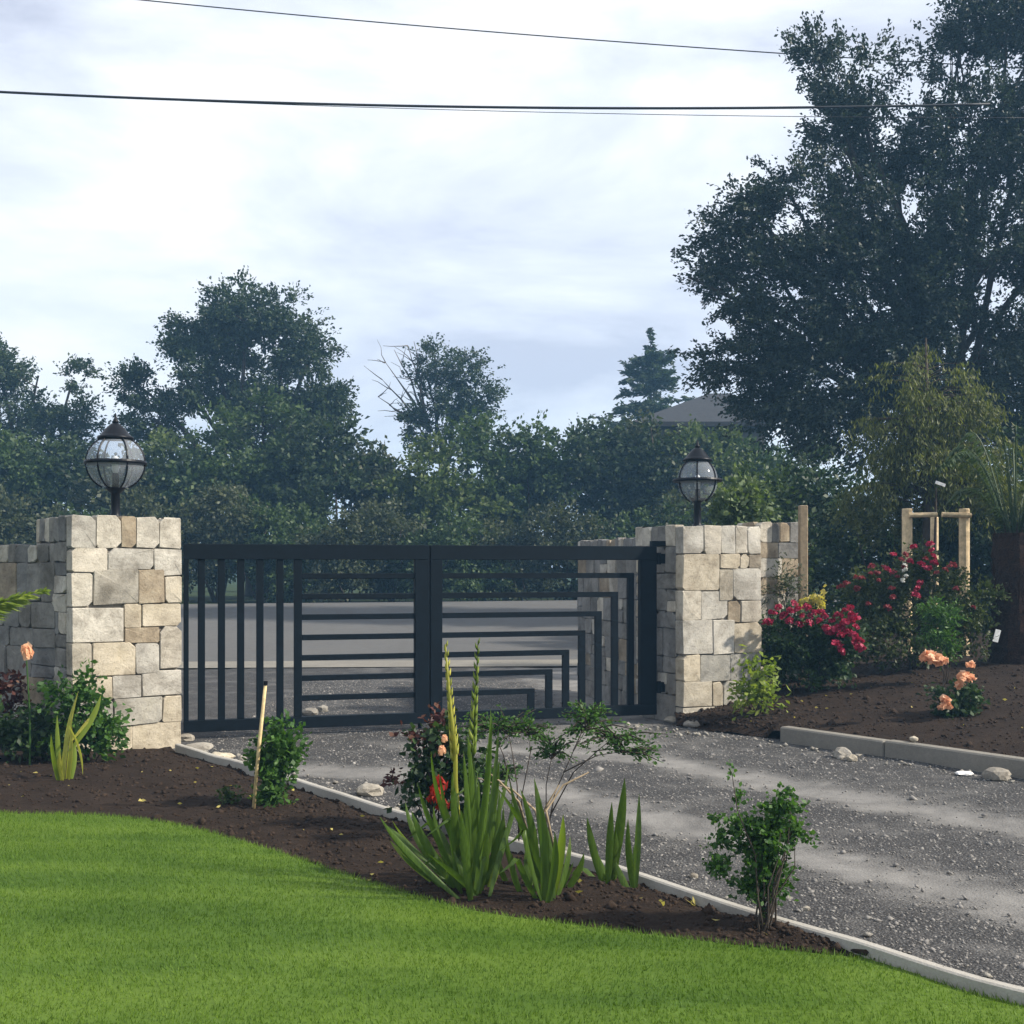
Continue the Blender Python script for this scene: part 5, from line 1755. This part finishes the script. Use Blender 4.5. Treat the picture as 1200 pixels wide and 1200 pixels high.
# stay right of the strip and left of the kerb
sx = np.interp(-cy_, -strip_c[:, 1], strip_c[:, 0])
kx = np.interp(-cy_, [-18, -13, -11.75, -10.8, -8.82, -6.3, -3.8], [1.2, 1.3, 1.62, 2.40, 3.80, 5.7, 7.5])
ok = (cx_ > sx + 0.04) & (cx_ < kx - 0.02)
ok &= ~((cy_ > 10.55) & (cx_ < -2.9))
cx_, cy_ = cx_[ok], cy_[ok]
dv = np.array([dust_at(x, y) for x, y in zip(cx_, cy_)])
edge = np.exp(-((cx_ - (np.interp(-cy_, -strip_c[:, 1], strip_c[:, 0]))) / 0.35) ** 2)
ok = rng.random(len(cx_)) < np.clip(1.0 - dv * 1.15, 0.06, 1) * (0.75 + 0.25 * edge)
cx_, cy_ = cx_[ok][:N], cy_[ok][:N]
print('chips', len(cx_))
sz = rng.lognormal(math.log(0.0064), 0.5, len(cx_))
cz = np.array([zout(x, y) + 0.012 * fbm(x, y, 1.5) + 0.010 for x, y in zip(cx_, cy_)])
tag(link('gravel', chip_mesh('gravel', np.stack([cx_, cy_, cz], 1), sz, M['chips'])), 'loose grey gravel chips spread over the drive', 'gravel', kind='stuff')


# rubble gathered along the kerb, the pillar feet and the strip
rb_ = []
for k in range(170):
    t = rnd.random()
    w_ = rnd.random()
    if w_ < 0.35:
        p = K[0].lerp(K[1], t * 1.1) + Vector((-0.06 - abs(rnd.gauss(0, .12)), -0.05 - abs(rnd.gauss(0, .08)), 0))
    elif w_ < 0.6:
        p = Vector((1.25, 11.85, 0)).lerp(Vector((2.35, 10.75, 0)), t) + Vector((-abs(rnd.gauss(0, .12)), -abs(rnd.gauss(0, .12)), 0))
    else:
        q = strip_c[int(t ** 1.6 * 55)]
        p = Vector((q[0] + 0.06 + abs(rnd.gauss(0, .16)), q[1] + 0.06 + abs(rnd.gauss(0, .12)), 0))
    rb_.append((p.x, p.y, 0.018))
tag(link('rubble', chip_mesh('rubble', np.array(rb_), rng.lognormal(math.log(0.02), 0.4, len(rb_)), M['rock'], 0.65)), 'pale rubble fragments gathered along the edges of the drive', 'rubble', kind='stuff')


# clods on the beds
def scatter_bed(A, B, zf, n, size, name, label):
    u = rng.random(n)
    v = rng.random(n)
    ia = u * (len(A) - 1)
    i_ = ia.astype(int)
    i_ = np.minimum(i_, len(A) - 2)
    f = (ia - i_)[:, None]
    a = A[i_] * (1 - f) + A[i_ + 1] * f
    b = B[i_] * (1 - f) + B[i_ + 1] * f
    p = a * (1 - v[:, None]) + b * v[:, None]
    z = np.array([zf(x, y, uu, vv) for (x, y), uu, vv in zip(p, u, v)])
    s_ = rng.lognormal(math.log(size), 0.5, n)
    return tag(link(name, chip_mesh(name, np.column_stack([p, z]), s_, M['clod'], 0.7)), label, 'soil', kind='stuff')


scatter_bed(A_, B_, soil_z, 9000, 0.010, 'soil_clods', 'crumbs of dark soil on the bed along the lawn')
scatter_bed(A2, A2 * 0.55 + B2 * 0.45, lambda x, y, u, v: mound_z(x, y, u, v), 16000, 0.011, 'soil_clods', 'crumbs of dark soil on the mound behind the kerb')
# fallen leaves and chips lying on the beds
fl = []
for k in range(70):
    t = rnd.random()
    i = int(rnd.uniform(0.25, 0.98) * (len(A_) - 1))
    p = A_[i] * (1 - t) + B_[i] * t
    fl.append((p[0], p[1], soil_z(p[0], p[1], 0, t) + 0.015))
for k in range(50):
    t = rnd.random() * 0.3
    i = int(rnd.uniform(0.1, 0.7) * (len(A2) - 1))
    p = A2[i] * (1 - t) + B2[i] * t
    fl.append((p[0], p[1], mound_z(p[0], p[1], 0.5, t) + 0.015))
V = leaf_quads(np.array(fl), 0.035, 0.5, 0.0, np.column_stack([rng.normal(size=(len(fl), 2)), np.zeros(len(fl))]), 0.1)
tag(link('leaf_litter', np_mesh('leaf_litter', V, 4, M['lf_yellow'])), 'scattered pale dead leaves on the dark soil', 'leaf litter', kind='stuff')

# ---------------------------------------------------------------- grass blades on the lawn
N = 380000
u = rng.random(N)
v = rng.random(N) ** 1.0
ymin = 3.6
xs_ = rng.uniform(-4.2, 2.6, N)
ed = np.interp(xs_, lawn_c[:, 0], lawn_c[:, 1])
ys_ = ymin + (ed + 0.012 - ymin) * (1 - (1 - v) ** 1.0)
inside = (np.abs(xs_) < ys_ * 0.46 + 0.15) & (ed > ymin)
# even density: thin columns where the lawn is short
inside &= rng.random(N) < (ed - ymin) / 4.8
xs_, ys_, ed = xs_[inside], ys_[inside], ed[inside]
vv = np.clip((ed - ys_) / (ed + 3.0), 0, 1)
zz = np.array([lawn_z(x, y, 0, w) for x, y, w in zip(xs_, ys_, vv)]) - 0.004
n = len(xs_)
print('blades', n)
b = np.stack([xs_, ys_, zz], 1)
h = rng.uniform(0.012, 0.026, n)
edge_near = np.clip(1 - (ed - ys_) / 0.1, 0, 1)
h = h * (1 + 0.5 * edge_near)
lx = np.array([mnoise.noise(Vector((x * 1.4, y * 3.0, 0.3))) for x, y in zip(xs_, ys_)])
lean = np.stack([rng.normal(0, 0.45, n) + lx * 0.7, rng.normal(0, 0.45, n) + edge_near * 0.4, np.ones(n)], 1)
tip = b + unit(lean) * h[:, None]
a = rng.uniform(0, math.pi, n)
w = np.stack([np.cos(a), np.sin(a), np.zeros(n)], 1) * (rng.uniform(0.0016, 0.003, n))[:, None]
V = np.stack([b - w, b + w, tip], 1).reshape(-1, 3)
tag(link('grass', np_mesh('grass', V, 3, M['lawn'])), 'short mown bright green lawn grass', 'grass', kind='stuff')

# ---------------------------------------------------------------- haze
hm = bpy.data.materials.new('haze')
hm.use_nodes = True
ht = hm.node_tree
ht.nodes.clear()
ho_ = ht.nodes.new('ShaderNodeOutputMaterial')
pv = ht.nodes.new('ShaderNodeVolumePrincipled')
pv.inputs['Color'].default_value = (0.30, 0.62, 1.0, 1)
pv.inputs['Density'].default_value = 0.0021
pv.inputs['Anisotropy'].default_value = 0.2
ht.links.new(pv.outputs[0], ho_.inputs['Volume'])
hb = MB().box((-275, -135, -1.5), (275, 395, 24)).build('haze', hm)
tag(hb, 'thin bluish haze hanging over the place', 'haze', kind='stuff')
